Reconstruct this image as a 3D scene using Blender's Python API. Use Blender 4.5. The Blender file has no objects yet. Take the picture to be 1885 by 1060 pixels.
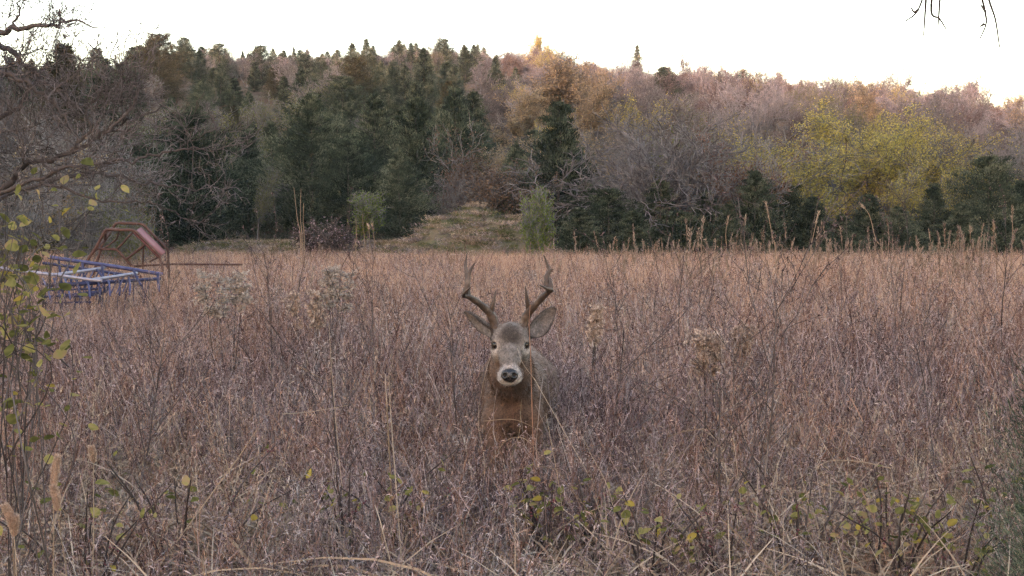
import bpy, math, random
import numpy as np
from mathutils import Vector, Matrix, Euler

# ------------------------------------------------------------------ camera, sky, sun, exposure
SC = bpy.context.scene
COL = SC.collection
F_PX, W_PX, CX, HORIZON = 2220.0, 1885.0, 942.5, 442.0
CAM = Vector((0.0, 0.0, 1.40))
PITCH = math.atan((530.0 - HORIZON) / F_PX)
cam_d = bpy.data.cameras.new('camera')
cam_d.sensor_width = 36.0
cam_d.lens = 36.0 * F_PX / W_PX
cam_d.clip_start = 0.05
cam_d.clip_end = 3000.0
cam = bpy.data.objects.new('camera', cam_d)
COL.objects.link(cam)
cam.location = CAM
cam.rotation_euler = (math.pi / 2 - PITCH, 0, 0)
SC.camera = cam

SUN_EL, SUN_AZ = math.radians(3.0), math.radians(200.0)     # azimuth clockwise from +Y (where the camera looks)
world = bpy.data.worlds.new('World')
SC.world = world
world.use_nodes = True
wn = world.node_tree
wn.nodes.clear()
w_out = wn.nodes.new('ShaderNodeOutputWorld')
w_bg = wn.nodes.new('ShaderNodeBackground')
w_sky = wn.nodes.new('ShaderNodeTexSky')
w_sky.sky_type = 'NISHITA'
w_sky.sun_disc = False
w_sky.sun_elevation = SUN_EL
w_sky.sun_rotation = SUN_AZ
w_sky.altitude = 200.0
w_sky.air_density = 1.0
w_sky.dust_density = 1.0
w_sky.ozone_density = 0.9
w_bg.inputs['Strength'].default_value = 0.15
w_tint = wn.nodes.new('ShaderNodeMix')            # dawn: the whole sky a little towards rose
w_tint.data_type = 'RGBA'
w_tint.blend_type = 'MULTIPLY'
w_tint.inputs[0].default_value = 1.0
w_tint.inputs[7].default_value = (1.05, 0.945, 1.02, 1)
wn.links.new(w_sky.outputs['Color'], w_tint.inputs[6])
wn.links.new(w_tint.outputs[2], w_bg.inputs['Color'])
wn.links.new(w_bg.outputs['Background'], w_out.inputs['Surface'])

sun_d = bpy.data.lights.new('sun', 'SUN')
sun_d.energy = 2.6
sun_d.angle = math.radians(4.0)
sun_d.color = (1.0, 0.58, 0.52)
sun = bpy.data.objects.new('sun', sun_d)
COL.objects.link(sun)
sdir = Vector((math.sin(SUN_AZ) * math.cos(SUN_EL), math.cos(SUN_AZ) * math.cos(SUN_EL), math.sin(SUN_EL)))
sun.rotation_euler = sdir.to_track_quat('Z', 'Y').to_euler()
sun.location = (20, 80, 60)

vs = SC.view_settings
vs.view_transform = 'Standard'
vs.look = 'None'
vs.exposure = 3.56
vs.gamma = 1.0
vs.use_curve_mapping = False
SC.cycles.use_denoising = True
SC.cycles.use_adaptive_sampling = True
SC.cycles.adaptive_threshold = 0.02
SC.cycles.denoising_prefilter = 'NONE'
SC.cycles.max_bounces = 4
SC.cycles.diffuse_bounces = 2
SC.cycles.glossy_bounces = 2
SC.cycles.transmission_bounces = 3
SC.cycles.transparent_max_bounces = 4


def at(px, py, y):
    """photo pixel -> point at distance y in front of the camera"""
    vx = (px - CX) / F_PX
    vz = -(py - 530.0) / F_PX
    c, s = math.cos(PITCH), math.sin(PITCH)
    dy = c + vz * s
    dz = -s + vz * c
    return Vector((vx / dy * y, y, CAM.z + dz / dy * y))


def px_of(x, y):
    return CX + F_PX * x / max(y, 0.1)

# ------------------------------------------------------------------ materials


def ramp(nt, fac, stops):
    n = nt.nodes.new('ShaderNodeValToRGB')
    cr = n.color_ramp
    while len(cr.elements) > 1:
        cr.elements.remove(cr.elements[-1])
    cr.elements[0].position = stops[0][0]
    cr.elements[0].color = (*stops[0][1], 1)
    for p, c in stops[1:]:
        e = cr.elements.new(p)
        e.color = (*c, 1)
    nt.links.new(fac, n.inputs['Fac'])
    return n.outputs['Color']


def new_mat(name):
    m = bpy.data.materials.new(name)
    m.use_nodes = True
    nt = m.node_tree
    nt.nodes.clear()
    out = nt.nodes.new('ShaderNodeOutputMaterial')
    return m, nt, out


def noise(nt, scale, detail=3, rough=0.6, coord='Object'):
    tc = nt.nodes.new('ShaderNodeTexCoord')
    n = nt.nodes.new('ShaderNodeTexNoise')
    n.inputs['Scale'].default_value = scale
    n.inputs['Detail'].default_value = detail
    n.inputs['Roughness'].default_value = rough
    nt.links.new(tc.outputs[coord], n.inputs['Vector'])
    return n.outputs['Fac']


def math_n(nt, op, a, b):
    n = nt.nodes.new('ShaderNodeMath')
    n.operation = op
    for i, v in enumerate((a, b)):
        if isinstance(v, (int, float)):
            n.inputs[i].default_value = v
        else:
            nt.links.new(v, n.inputs[i])
    return n.outputs[0]


def plant_mat(name, stops, transl=0.3, inst=0.25):
    """foliage / dry stems: colour from the per-piece 'tint' attribute and a little from each plant's own random"""
    m, nt, out = new_mat(name)
    at_ = nt.nodes.new('ShaderNodeAttribute')
    at_.attribute_name = 'tint'
    oi = nt.nodes.new('ShaderNodeObjectInfo')
    f = at_.outputs['Fac']
    if inst:
        r = math_n(nt, 'MULTIPLY', math_n(nt, 'SUBTRACT', oi.outputs['Random'], 0.5), inst * 2)
        f = math_n(nt, 'ADD', f, r)
    colr = ramp(nt, f, stops)
    d = nt.nodes.new('ShaderNodeBsdfDiffuse')
    nt.links.new(colr, d.inputs['Color'])
    if transl > 0:
        t = nt.nodes.new('ShaderNodeBsdfTranslucent')
        nt.links.new(colr, t.inputs['Color'])
        mx = nt.nodes.new('ShaderNodeMixShader')
        mx.inputs[0].default_value = transl
        nt.links.new(d.outputs[0], mx.inputs[1])
        nt.links.new(t.outputs[0], mx.inputs[2])
        nt.links.new(mx.outputs[0], out.inputs['Surface'])
    else:
        nt.links.new(d.outputs[0], out.inputs['Surface'])
    return m


def surf_mat(name, stops, scale=20.0, rough=0.7, metal=0.0, bump=0.3, bscale=60.0, spec=0.3, coat=0.0):
    m, nt, out = new_mat(name)
    p = nt.nodes.new('ShaderNodeBsdfPrincipled')
    nt.links.new(ramp(nt, noise(nt, scale, 5, 0.65), stops), p.inputs['Base Color'])
    p.inputs['Roughness'].default_value = rough
    p.inputs['Metallic'].default_value = metal
    p.inputs['Specular IOR Level'].default_value = spec
    p.inputs['Coat Weight'].default_value = coat
    if bump:
        b = nt.nodes.new('ShaderNodeBump')
        b.inputs['Strength'].default_value = bump
        b.inputs['Distance'].default_value = 0.01
        nt.links.new(noise(nt, bscale, 4), b.inputs['Height'])
        nt.links.new(b.outputs['Normal'], p.inputs['Normal'])
    nt.links.new(p.outputs[0], out.inputs['Surface'])
    return m


M = {}
M['weed'] = plant_mat('dry_weed', [(0.0, (0.045, 0.030, 0.029)), (0.35, (0.142, 0.097, 0.094)), (0.7, (0.316, 0.231, 0.222)), (1.0, (0.565, 0.461, 0.438))], 0.15, 0.14)
M['weed_russet'] = plant_mat('russet_weed', [(0.0, (0.049, 0.026, 0.021)), (0.35, (0.155, 0.087, 0.069)), (0.7, (0.310, 0.198, 0.155)), (1.0, (0.484, 0.366, 0.311))], 0.15, 0.14)
M['weed_grey'] = plant_mat('grey_weed', [(0.0, (0.054, 0.043, 0.041)), (0.35, (0.162, 0.132, 0.124)), (0.7, (0.324, 0.275, 0.254)), (1.0, (0.583, 0.508, 0.464))], 0.15, 0.14)
M['bluestem'] = plant_mat('bluestem', [(0.0, (0.182, 0.091, 0.057)), (0.4, (0.386, 0.221, 0.148)), (0.75, (0.514, 0.330, 0.227)), (1.0, (0.664, 0.494, 0.371))], 0.3, 0.2)
M['pale_grass'] = plant_mat('pale_grass', [(0.0, (0.16, 0.11, 0.075)), (0.5, (0.36, 0.27, 0.19)), (1.0, (0.56, 0.46, 0.35))], 0.25, 0.2)
M['tall_straw'] = plant_mat('tall_straw', [(0.0, (0.11, 0.075, 0.055)), (0.5, (0.24, 0.175, 0.13)), (1.0, (0.40, 0.32, 0.255))], 0.25, 0.2)
M['cedar'] = plant_mat('cedar_foliage', [(0.0, (0.016, 0.024, 0.018)), (0.35, (0.040, 0.056, 0.040)), (0.75, (0.095, 0.118, 0.082)), (1.0, (0.19, 0.21, 0.145))], 0.15, 0.15)
M['cedar_brown'] = plant_mat('bronzed_cedar_foliage', [(0.0, (0.032, 0.034, 0.022)), (0.5, (0.062, 0.062, 0.038)), (1.0, (0.11, 0.10, 0.062))], 0.12, 0.15)
M['twig'] = plant_mat('grey_twig', [(0.0, (0.055, 0.053, 0.052)), (0.5, (0.138, 0.134, 0.134)), (1.0, (0.27, 0.262, 0.262))], 0.0, 0.25)
M['twig_dark'] = plant_mat('dark_twig', [(0.0, (0.035, 0.028, 0.026)), (0.5, (0.085, 0.070, 0.066)), (1.0, (0.19, 0.165, 0.155))], 0.0, 0.1)
M['twig_pale'] = plant_mat('pale_twig', [(0.0, (0.16, 0.145, 0.14)), (0.5, (0.32, 0.29, 0.28)), (1.0, (0.50, 0.46, 0.44))], 0.0, 0.1)
M['twig_mid'] = plant_mat('brown_grey_twig', [(0.0, (0.045, 0.038, 0.036)), (0.5, (0.115, 0.098, 0.094)), (1.0, (0.24, 0.21, 0.205))], 0.0, 0.1)
M['twig_tangle'] = plant_mat('silver_twig', [(0.0, (0.051, 0.048, 0.048)), (0.5, (0.123, 0.116, 0.119)), (1.0, (0.230, 0.217, 0.221))], 0.0, 0.1)
M['leaf_yellow'] = plant_mat('yellow_leaf', [(0.0, (0.16, 0.135, 0.036)), (0.5, (0.37, 0.32, 0.088)), (1.0, (0.56, 0.50, 0.17))], 0.4, 0.1)
M['leaf_tan'] = plant_mat('tan_leaf', [(0.0, (0.11, 0.082, 0.052)), (0.5, (0.25, 0.200, 0.125)), (1.0, (0.40, 0.335, 0.215))], 0.35, 0.1)
M['leaf_brown'] = plant_mat('brown_leaf', [(0.0, (0.070, 0.047, 0.035)), (0.5, (0.148, 0.105, 0.078)), (1.0, (0.242, 0.183, 0.133))], 0.3, 0.15)
M['leaf_russet'] = plant_mat('russet_leaf', [(0.0, (0.086, 0.048, 0.036)), (0.5, (0.163, 0.096, 0.072)), (1.0, (0.259, 0.163, 0.115))], 0.3, 0.15)
M['leaf_olive'] = plant_mat('olive_leaf', [(0.0, (0.055, 0.065, 0.025)), (0.5, (0.125, 0.135, 0.05)), (1.0, (0.22, 0.22, 0.085))], 0.35, 0.15)
M['leaf_green'] = plant_mat('fresh_green_leaf', [(0.0, (0.065, 0.10, 0.025)), (0.5, (0.14, 0.19, 0.05)), (1.0, (0.25, 0.30, 0.10))], 0.4, 0.1)
M['leaf_mauve'] = plant_mat('mauve_leaf', [(0.0, (0.17, 0.115, 0.125)), (0.5, (0.34, 0.25, 0.26)), (1.0, (0.50, 0.40, 0.40))], 0.3, 0.1)
M['leaf_near'] = plant_mat('yellow_green_leaf', [(0.0, (0.075, 0.075, 0.026)), (0.4, (0.18, 0.175, 0.060)), (0.75, (0.32, 0.28, 0.105)), (1.0, (0.36, 0.25, 0.14))], 0.4, 0.45)
M['leaf_gold'] = plant_mat('gold_leaf', [(0.0, (0.24, 0.17, 0.04)), (1.0, (0.42, 0.33, 0.08))], 0.4, 0.2)
M['berry'] = surf_mat('red_berry', [(0.3, (0.075, 0.012, 0.018)), (0.7, (0.16, 0.026, 0.034))], 40, 0.35, 0, 0, spec=0.5)
M['bark'] = surf_mat('bark', [(0.3, (0.05, 0.042, 0.038)), (0.7, (0.14, 0.12, 0.11))], 25, 0.9, 0, 0.6, 90)
M['fluff'] = plant_mat('seed_fluff', [(0.0, (0.224, 0.173, 0.143)), (0.5, (0.502, 0.432, 0.372)), (1.0, (0.691, 0.622, 0.553))], 0.3, 0.1)
M['fluff_dark'] = plant_mat('bronze_seed_fluff', [(0.0, (0.112, 0.072, 0.056)), (0.5, (0.384, 0.288, 0.232)), (1.0, (0.800, 0.672, 0.560))], 0.25, 0.1)
M['foxtail'] = plant_mat('foxtail_bristle', [(0.0, (0.36, 0.24, 0.17)), (0.5, (0.56, 0.40, 0.30)), (1.0, (0.74, 0.58, 0.46))], 0.45, 0.05)
M['red_paint'] = surf_mat('faded_red_paint', [(0.25, (0.11, 0.035, 0.030)), (0.45, (0.215, 0.045, 0.045)), (0.62, (0.25, 0.06, 0.06)), (0.75, (0.16, 0.08, 0.06))], 7, 0.65, 0, 0.3, 50)
M['rust_pipe'] = surf_mat('rusty_red_pipe', [(0.3, (0.048, 0.023, 0.019)), (0.55, (0.088, 0.044, 0.035)), (0.75, (0.130, 0.090, 0.071))], 14, 0.75, 0, 0.4, 70)
M['blue_paint'] = surf_mat('faded_blue_paint', [(0.3, (0.04, 0.04, 0.09)), (0.55, (0.08, 0.08, 0.17)), (0.75, (0.15, 0.145, 0.25))], 9, 0.5, 0.2, 0.2, 60, 0.4)
M['pale_metal'] = surf_mat('weathered_pale_pipe', [(0.3, (0.165, 0.158, 0.203)), (0.6, (0.300, 0.292, 0.345)), (0.8, (0.210, 0.188, 0.195))], 9, 0.45, 0.3, 0.2, 60, 0.5)
M['dark_metal'] = surf_mat('dark_steel', [(0.3, (0.025, 0.026, 0.055)), (0.7, (0.07, 0.07, 0.14))], 12, 0.6, 0.4, 0.3, 60)

# ------------------------------------------------------------------ mesh helpers


class MB:
    """collects quads / triangles with a per-vertex tint"""
    def __init__(self):
        self.v, self.f3, self.f4, self.t = [], [], [], []
        self.n = 0

    def add(self, v, f, tint):
        v = np.asarray(v, np.float32).reshape(-1, 3)
        f = np.asarray(f, np.int64)
        if not len(v):
            return self
        (self.f3 if f.shape[1] == 3 else self.f4).append(f + self.n)
        self.v.append(v)
        t = np.asarray(tint, np.float32)
        self.t.append(np.full(len(v), float(t), np.float32) if t.ndim == 0 else t.reshape(-1))
        self.n += len(v)
        return self

    def mesh(self, name, mat, smooth=False):
        me = bpy.data.meshes.new(name)
        v = np.concatenate(self.v)
        f3 = np.concatenate(self.f3) if self.f3 else np.zeros((0, 3), np.int64)
        f4 = np.concatenate(self.f4) if self.f4 else np.zeros((0, 4), np.int64)
        me.vertices.add(len(v))
        me.vertices.foreach_set('co', v.ravel())
        loops = np.concatenate([f3.ravel(), f4.ravel()]).astype(np.int32)
        me.loops.add(len(loops))
        me.loops.foreach_set('vertex_index', loops)
        st = np.concatenate([np.arange(len(f3)) * 3, len(f3) * 3 + np.arange(len(f4)) * 4]).astype(np.int32)
        me.polygons.add(len(st))
        me.polygons.foreach_set('loop_start', st)
        a = me.attributes.new('tint', 'FLOAT', 'POINT')
        a.data.foreach_set('value', np.concatenate(self.t))
        me.update(calc_edges=True)
        if smooth:
            me.polygons.foreach_set('use_smooth', np.ones(len(st), bool))
        me.materials.append(mat if not isinstance(mat, str) else M[mat])
        me.validate()
        return me


def link(name, me, parent=None, loc=None, col=None):
    o = bpy.data.objects.new(name, me)
    (col or COL).objects.link(o)
    if parent is not None:
        o.parent = parent
    if loc is not None:
        o.location = loc
    return o


def tag(o, label=None, cat=None, group=None, kind=None):
    if label:
        o['label'] = label
    if cat:
        o['category'] = cat
    if group:
        o['group'] = group
    if kind:
        o['kind'] = kind
    return o


def thing(name, label, cat, loc, group=None, rz=0.0, scale=(1, 1, 1)):
    o = link(name, None, None, loc)
    o.rotation_euler = (0, 0, rz)
    o.scale = scale
    return tag(o, label, cat, group)


def norm(a):
    return a / np.maximum(np.linalg.norm(a, axis=-1, keepdims=True), 1e-9)


def ribbons(mb, paths, widths, rng, tint, side=None):
    """paths N,K,3; widths N,K or K ; tint N or scalar"""
    paths = np.asarray(paths, float)
    N, K = paths.shape[:2]
    if N == 0:
        return mb
    widths = np.broadcast_to(np.asarray(widths, float), (N, K))
    tan = norm(np.gradient(paths, axis=1))
    if side is None:
        side = rng.normal(size=(N, 1, 3))
    s = norm(np.cross(tan, np.broadcast_to(side, tan.shape)))
    L = paths - s * widths[..., None] / 2
    R = paths + s * widths[..., None] / 2
    v = np.stack([L, R], 2).reshape(-1, 3)
    i = (np.arange(N)[:, None] * K + np.arange(K - 1)[None]) * 2
    i = i.ravel()
    f = np.stack([i, i + 1, i + 3, i + 2], 1)
    t = np.repeat(np.broadcast_to(np.asarray(tint, float), (N,)), K * 2)
    return mb.add(v, f, t)


def kites(mb, c, d, L, Wd, rng, tint, nrm=None):
    """small pointed leaves: base c, direction d, length, width"""
    c = np.asarray(c, float)
    N = len(c)
    if N == 0:
        return mb
    d = norm(np.asarray(d, float))
    L = np.broadcast_to(np.asarray(L, float), (N,))[:, None]
    Wd = np.broadcast_to(np.asarray(Wd, float), (N,))[:, None]
    if nrm is None:
        nrm = rng.normal(size=(N, 3))
    s = norm(np.cross(d, nrm))
    up = np.cross(s, d)
    v = np.stack([c, c + d * L * 0.5 + s * Wd / 2 + up * L * 0.07, c + d * L, c + d * L * 0.5 - s * Wd / 2 + up * L * 0.07], 1).reshape(-1, 3)
    i = np.arange(N) * 4
    f = np.stack([i, i + 1, i + 2, i + 3], 1)
    return mb.add(v, f, np.repeat(np.broadcast_to(np.asarray(tint, float), (N,)), 4))


def tubes(mb, p0, p1, r0, r1, n=3, tint=0.5):
    p0, p1 = np.asarray(p0, float), np.asarray(p1, float)
    N = len(p0)
    if N == 0:
        return mb
    r0 = np.asarray(r0, float)[:, None, None]
    r1 = np.asarray(r1, float)[:, None, None]
    d = norm(p1 - p0)
    ref = np.where(np.abs(d[:, 2:3]) > 0.9, np.array([[1.0, 0, 0]]), np.array([[0, 0, 1.0]]))
    a = norm(np.cross(d, ref))
    b = np.cross(d, a)
    th = np.arange(n) / n * 2 * np.pi
    ring = a[:, None] * np.cos(th)[None, :, None] + b[:, None] * np.sin(th)[None, :, None]
    v = np.concatenate([p0[:, None] + ring * r0, p1[:, None] + ring * r1], 1).reshape(-1, 3)
    k = np.arange(n)
    base = np.stack([k, (k + 1) % n, n + (k + 1) % n, n + k], 1)
    f = (np.arange(N)[:, None, None] * 2 * n + base[None]).reshape(-1, 4)
    t = np.repeat(np.broadcast_to(np.asarray(tint, float), (N,)), 2 * n)
    return mb.add(v, f, t)


def pipe(mb, pts, r, n=8, tint=0.5, closed_ends=True):
    """one continuous tube through a list of points, r scalar or list"""
    pts = np.asarray([tuple(p) for p in pts], float)
    K = len(pts)
    r = np.broadcast_to(np.asarray(r, float), (K,))
    tan = norm(np.gradient(pts, axis=0))
    a = np.cross(tan[0], (0.0, 0.0, 1.0) if abs(tan[0][2]) < 0.9 else (1.0, 0.0, 0.0))
    a /= np.linalg.norm(a)
    v = []
    th = np.arange(n) / n * 2 * np.pi
    for i in range(K):
        a = a - tan[i] * np.dot(a, tan[i])
        a /= max(np.linalg.norm(a), 1e-9)
        b = np.cross(tan[i], a)
        v.append(pts[i] + (a[None] * np.cos(th)[:, None] + b[None] * np.sin(th)[:, None]) * r[i])
    v = np.concatenate(v)
    k = np.arange(n)
    f = np.concatenate([np.stack([i * n + k, i * n + (k + 1) % n, (i + 1) * n + (k + 1) % n, (i + 1) * n + k], 1) for i in range(K - 1)])
    mb.add(v, f, tint)
    if closed_ends:
        for e, base in ((0, 0), (K - 1, (K - 1) * n)):
            vv = np.concatenate([v[base:base + n], pts[e][None]])
            ff = np.stack([k, (k + 1) % n, np.full(n, n)], 1)
            mb.add(vv, ff if e else ff[:, ::-1], tint)
    return mb


def catmull(pts, sub=6):
    P = [np.array(tuple(p), float) for p in pts]
    P = [2 * P[0] - P[1]] + P + [2 * P[-1] - P[-2]]
    out = []
    for i in range(1, len(P) - 2):
        for j in range(sub):
            t = j / sub
            out.append(0.5 * ((2 * P[i]) + (-P[i - 1] + P[i + 1]) * t + (2 * P[i - 1] - 5 * P[i] + 4 * P[i + 1] - P[i + 2]) * t * t
                              + (-P[i - 1] + 3 * P[i] - 3 * P[i + 1] + P[i + 2]) * t ** 3))
    out.append(P[-2])
    return np.array(out)

# ------------------------------------------------------------------ terrain


TOPS = [(-400, 95), (0, 100), (140, 108), (210, 118), (260, 92), (320, 76), (420, 80), (620, 84), (800, 80), (920, 80), (1010, 82), (1110, 104), (1200, 112), (1300, 117),
        (1400, 126), (1500, 136), (1600, 138), (1700, 158), (1800, 176), (1885, 180), (2300, 215)]
RX = np.array([(p - CX) / F_PX * 150.0 for p, _ in TOPS])
RZ = np.array([1.4 + (HORIZON - (t + 62)) / F_PX * 150.0 for _, t in TOPS])


def sstep(a, b, x):
    t = np.clip((np.asarray(x, float) - a) / (b - a), 0, 1)
    return t * t * (3 - 2 * t)


def ground_h(x, y):
    x = np.asarray(x, float)
    y = np.asarray(y, float)
    ridge = np.interp(x, RX, RZ)
    t = np.clip((y - 58) / (150 - 58), 0, 1)
    rise = 0.55 * t + 0.45 * t * t * (3 - 2 * t)
    back = 1 - 0.25 * sstep(160, 420, y)
    h = ridge * rise * back
    h = h + 1.25 * sstep(47.5, 53.5, y) * (1 - 0.6 * sstep(58, 68, y)) * sstep(-17.5, -13, x) * (1 - sstep(-5, -1.5, x))
    behind = np.interp(x, [-190, -140, -105, -60, 40, 150], [43, 43, 36, 31, 29, 28])  # unseen rise behind the camera, added to block the low sun below the ridge
    h = h + behind * sstep(-90, -210, y)
    h = h + 0.03 * np.sin(x * 0.9 + y * 0.5) * np.sin(y * 0.7) + 0.35 * sstep(60, 80, y) * np.sin(x * 0.21 + 1) * np.sin(y * 0.17)
    return h


def axis(parts):
    out = [parts[0][0]]
    for a, b, s in parts:
        n = max(1, int(round((b - a) / s)))
        out += list(a + (b - a) * (np.arange(n) + 1) / n)
    return np.array(out)


gx = axis([(-500, -90, 10), (-90, -12, 2.0), (-12, 12, 0.3), (12, 90, 2.0), (90, 500, 20)])
gy = axis([(-500, -10, 10), (-10, 14, 0.3), (14, 170, 1.6), (170, 900, 20)])
GX, GY = np.meshgrid(gx, gy)
rg = np.random.RandomState(3)
GZ = ground_h(GX, GY) + rg.normal(size=GX.shape) * 0.015 * (np.abs(GX) < 12) * (GY < 14)
nx, ny = len(gx), len(gy)
ii = (np.arange(ny - 1)[:, None] * nx + np.arange(nx - 1)[None]).ravel()
gm, gnt, gout = new_mat('ground_soil')
gp = gnt.nodes.new('ShaderNodeBsdfPrincipled')
gp.inputs['Roughness'].default_value = 0.95
gp.inputs['Specular IOR Level'].default_value = 0.1
gmix = gnt.nodes.new('ShaderNodeMix')
gmix.data_type = 'RGBA'
gmix.blend_type = 'MULTIPLY'
gmix.inputs[0].default_value = 1.0
gnt.links.new(ramp(gnt, noise(gnt, 0.35, 5, 0.65), [(0.3, (0.085, 0.060, 0.046)), (0.5, (0.13, 0.10, 0.07)), (0.7, (0.15, 0.135, 0.08))]), gmix.inputs[6])
gnt.links.new(ramp(gnt, noise(gnt, 9.0, 6, 0.75), [(0.3, (0.45, 0.42, 0.40)), (0.7, (1.2, 1.15, 1.1))]), gmix.inputs[7])
gnt.links.new(gmix.outputs[2], gp.inputs['Base Color'])
gb = gnt.nodes.new('ShaderNodeBump')
gb.inputs['Strength'].default_value = 0.8
gb.inputs['Distance'].default_value = 0.05
gnt.links.new(noise(gnt, 14.0, 6, 0.75), gb.inputs['Height'])
gnt.links.new(gb.outputs['Normal'], gp.inputs['Normal'])
gnt.links.new(gp.outputs[0], gout.inputs['Surface'])
ground = link('ground', MB().add(np.stack([GX, GY, GZ], -1).reshape(-1, 3), np.stack([ii, ii + 1, ii + nx + 1, ii + nx], 1), 0.5).mesh('ground', gm, True))
tag(ground, 'brown leaf-littered soil of the meadow and the wooded hill', None, None, 'structure')


def gh(x, y):
    return float(ground_h(x, y))

# ------------------------------------------------------------------ trees


def perp(d, rng):
    v = Vector((rng.normal(), rng.normal(), rng.normal()))
    v -= d * v.dot(d)
    if v.length < 1e-6:
        v = Vector((1, 0, 0)).cross(d)
    return v.normalized()


def grow(rng, p, d, length, r, lev, P, out, tips):
    """recursive branch: P = dict(max, nseg, kids, ang, jit, up, lr, rr)"""
    n = P['nseg'][lev]
    step = length / n
    for i in range(n):
        d = (d + perp(d, rng) * P['jit'][lev] * rng.rand() + Vector((0, 0, P['up'][lev]))).normalized()
        q = p + d * step
        r2 = max(r * (1 - (0.75 / n)), P['rmin'])
        out.append((p, q, r, r2, lev))
        p, r = q, r2
        if lev < P['max'] and (i >= P['first'][lev]):
            k = P['kids'][lev]
            k = int(k) + (rng.rand() < k - int(k))
            for _ in range(k):
                ang = P['ang'][lev] * (0.7 + 0.6 * rng.rand())
                cd = (d * math.cos(ang) + perp(d, rng) * math.sin(ang)).normalized()
                grow(rng, p, cd, length * P['lr'][lev] * (0.65 + 0.7 * rng.rand()), max(r * P['rr'], P['rmin']), lev + 1, P, out, tips)
    tips.append((p, d, lev))


def segs_to(mb, segs, rng, n_by_lev):
    for lev in set(s[4] for s in segs):
        S = [s for s in segs if s[4] == lev]
        p0 = np.array([s[0] for s in S])
        p1 = np.array([s[1] for s in S])
        tubes(mb, p0, p1, [s[2] for s in S], [s[3] for s in S], n_by_lev[min(lev, len(n_by_lev) - 1)], np.clip(rng.normal(0.5, 0.2, len(S)), 0, 1))
    return mb


def bare_tree(seed, h=7.0, spread=0.75, rmin=0.011, wild=1.0, twig='twig', kids=(1.9, 2.0, 2.0, 1.6), multi=1, rf=0.014):
    """leafless tree: trunk (with main limbs) and twiggy crown"""
    rng = np.random.RandomState(seed)
    P = dict(max=4, nseg=(5, 4, 4, 3, 2), kids=kids, ang=(spread, spread, 0.65, 0.6), jit=(0.16 * wild, 0.3 * wild, 0.4 * wild, 0.5, 0.5),
             up=(0.05, 0.10, 0.08, 0.05, 0.03), lr=(0.62, 0.55, 0.5, 0.5), rr=0.55, rmin=rmin, first=(1, 1, 0, 0))
    segs, tips = [], []
    for k in range(multi):
        d = Vector((rng.normal() * 0.12 * multi, rng.normal() * 0.12 * multi, 1)).normalized()
        grow(rng, Vector((rng.normal() * 0.1 * (multi - 1), rng.normal() * 0.1 * (multi - 1), -0.2)), d, h * 0.62, h * rf, 0, P, segs, tips)
    top = max(s[1].z for s in segs)
    f = h / top
    segs = [(a * f, b * f, r, r2, l) for a, b, r, r2, l in segs]
    tips = [(p * f, d, l) for p, d, l in tips]
    tr = segs_to(MB(), [s for s in segs if s[4] <= 1], rng, (6, 4)).mesh('bare_trunk', twig)
    cr = segs_to(MB(), [s for s in segs if s[4] > 1], rng, (3, 3, 3)).mesh('bare_crown', twig)
    return tr, cr, segs, tips


def leaf_tree(seed, h, leafmat, n=9000, size=0.10, twig='twig', spread=0.7, multi=1, keep=1.0, fill=0.35):
    rng = np.random.RandomState(seed)
    tr, cr, segs, tips = bare_tree(seed, h, spread, 0.010, 1.0, twig, (2.0, 2.0, 1.8, 1.3), multi)
    T = [s for s in segs if s[4] >= 3]
    # leaves follow the twigs; a share of the twigs has dropped its leaves
    live = [s for s in T if math.sin(s[1].x * 1.1 + seed) + math.sin(s[1].z * 1.3 + seed * 2) + math.sin(s[1].y * 1.2) > -3 + 3 * (1 - keep) * 2]
    live = live or T
    idx = rng.randint(0, len(live), n)
    t = rng.rand(n, 1)
    p0 = np.array([s[0] for s in live])[idx]
    p1 = np.array([s[1] for s in live])[idx]
    c = p0 + (p1 - p0) * t + rng.normal(size=(n, 3)) * fill * 0.22
    d = norm(p1 - p0) + rng.normal(size=(n, 3)) * 0.8 + np.array([0, 0, -0.15])
    mb = MB()
    clump = np.array([rng.rand() for _ in live])[idx]
    kites(mb, c, d, size * (0.7 + 0.7 * rng.rand(n)), size * 0.55, rng, np.clip(0.55 * clump + 0.45 * rng.rand(n), 0, 1))
    return tr, cr, mb.mesh('leaves', leafmat)


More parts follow.
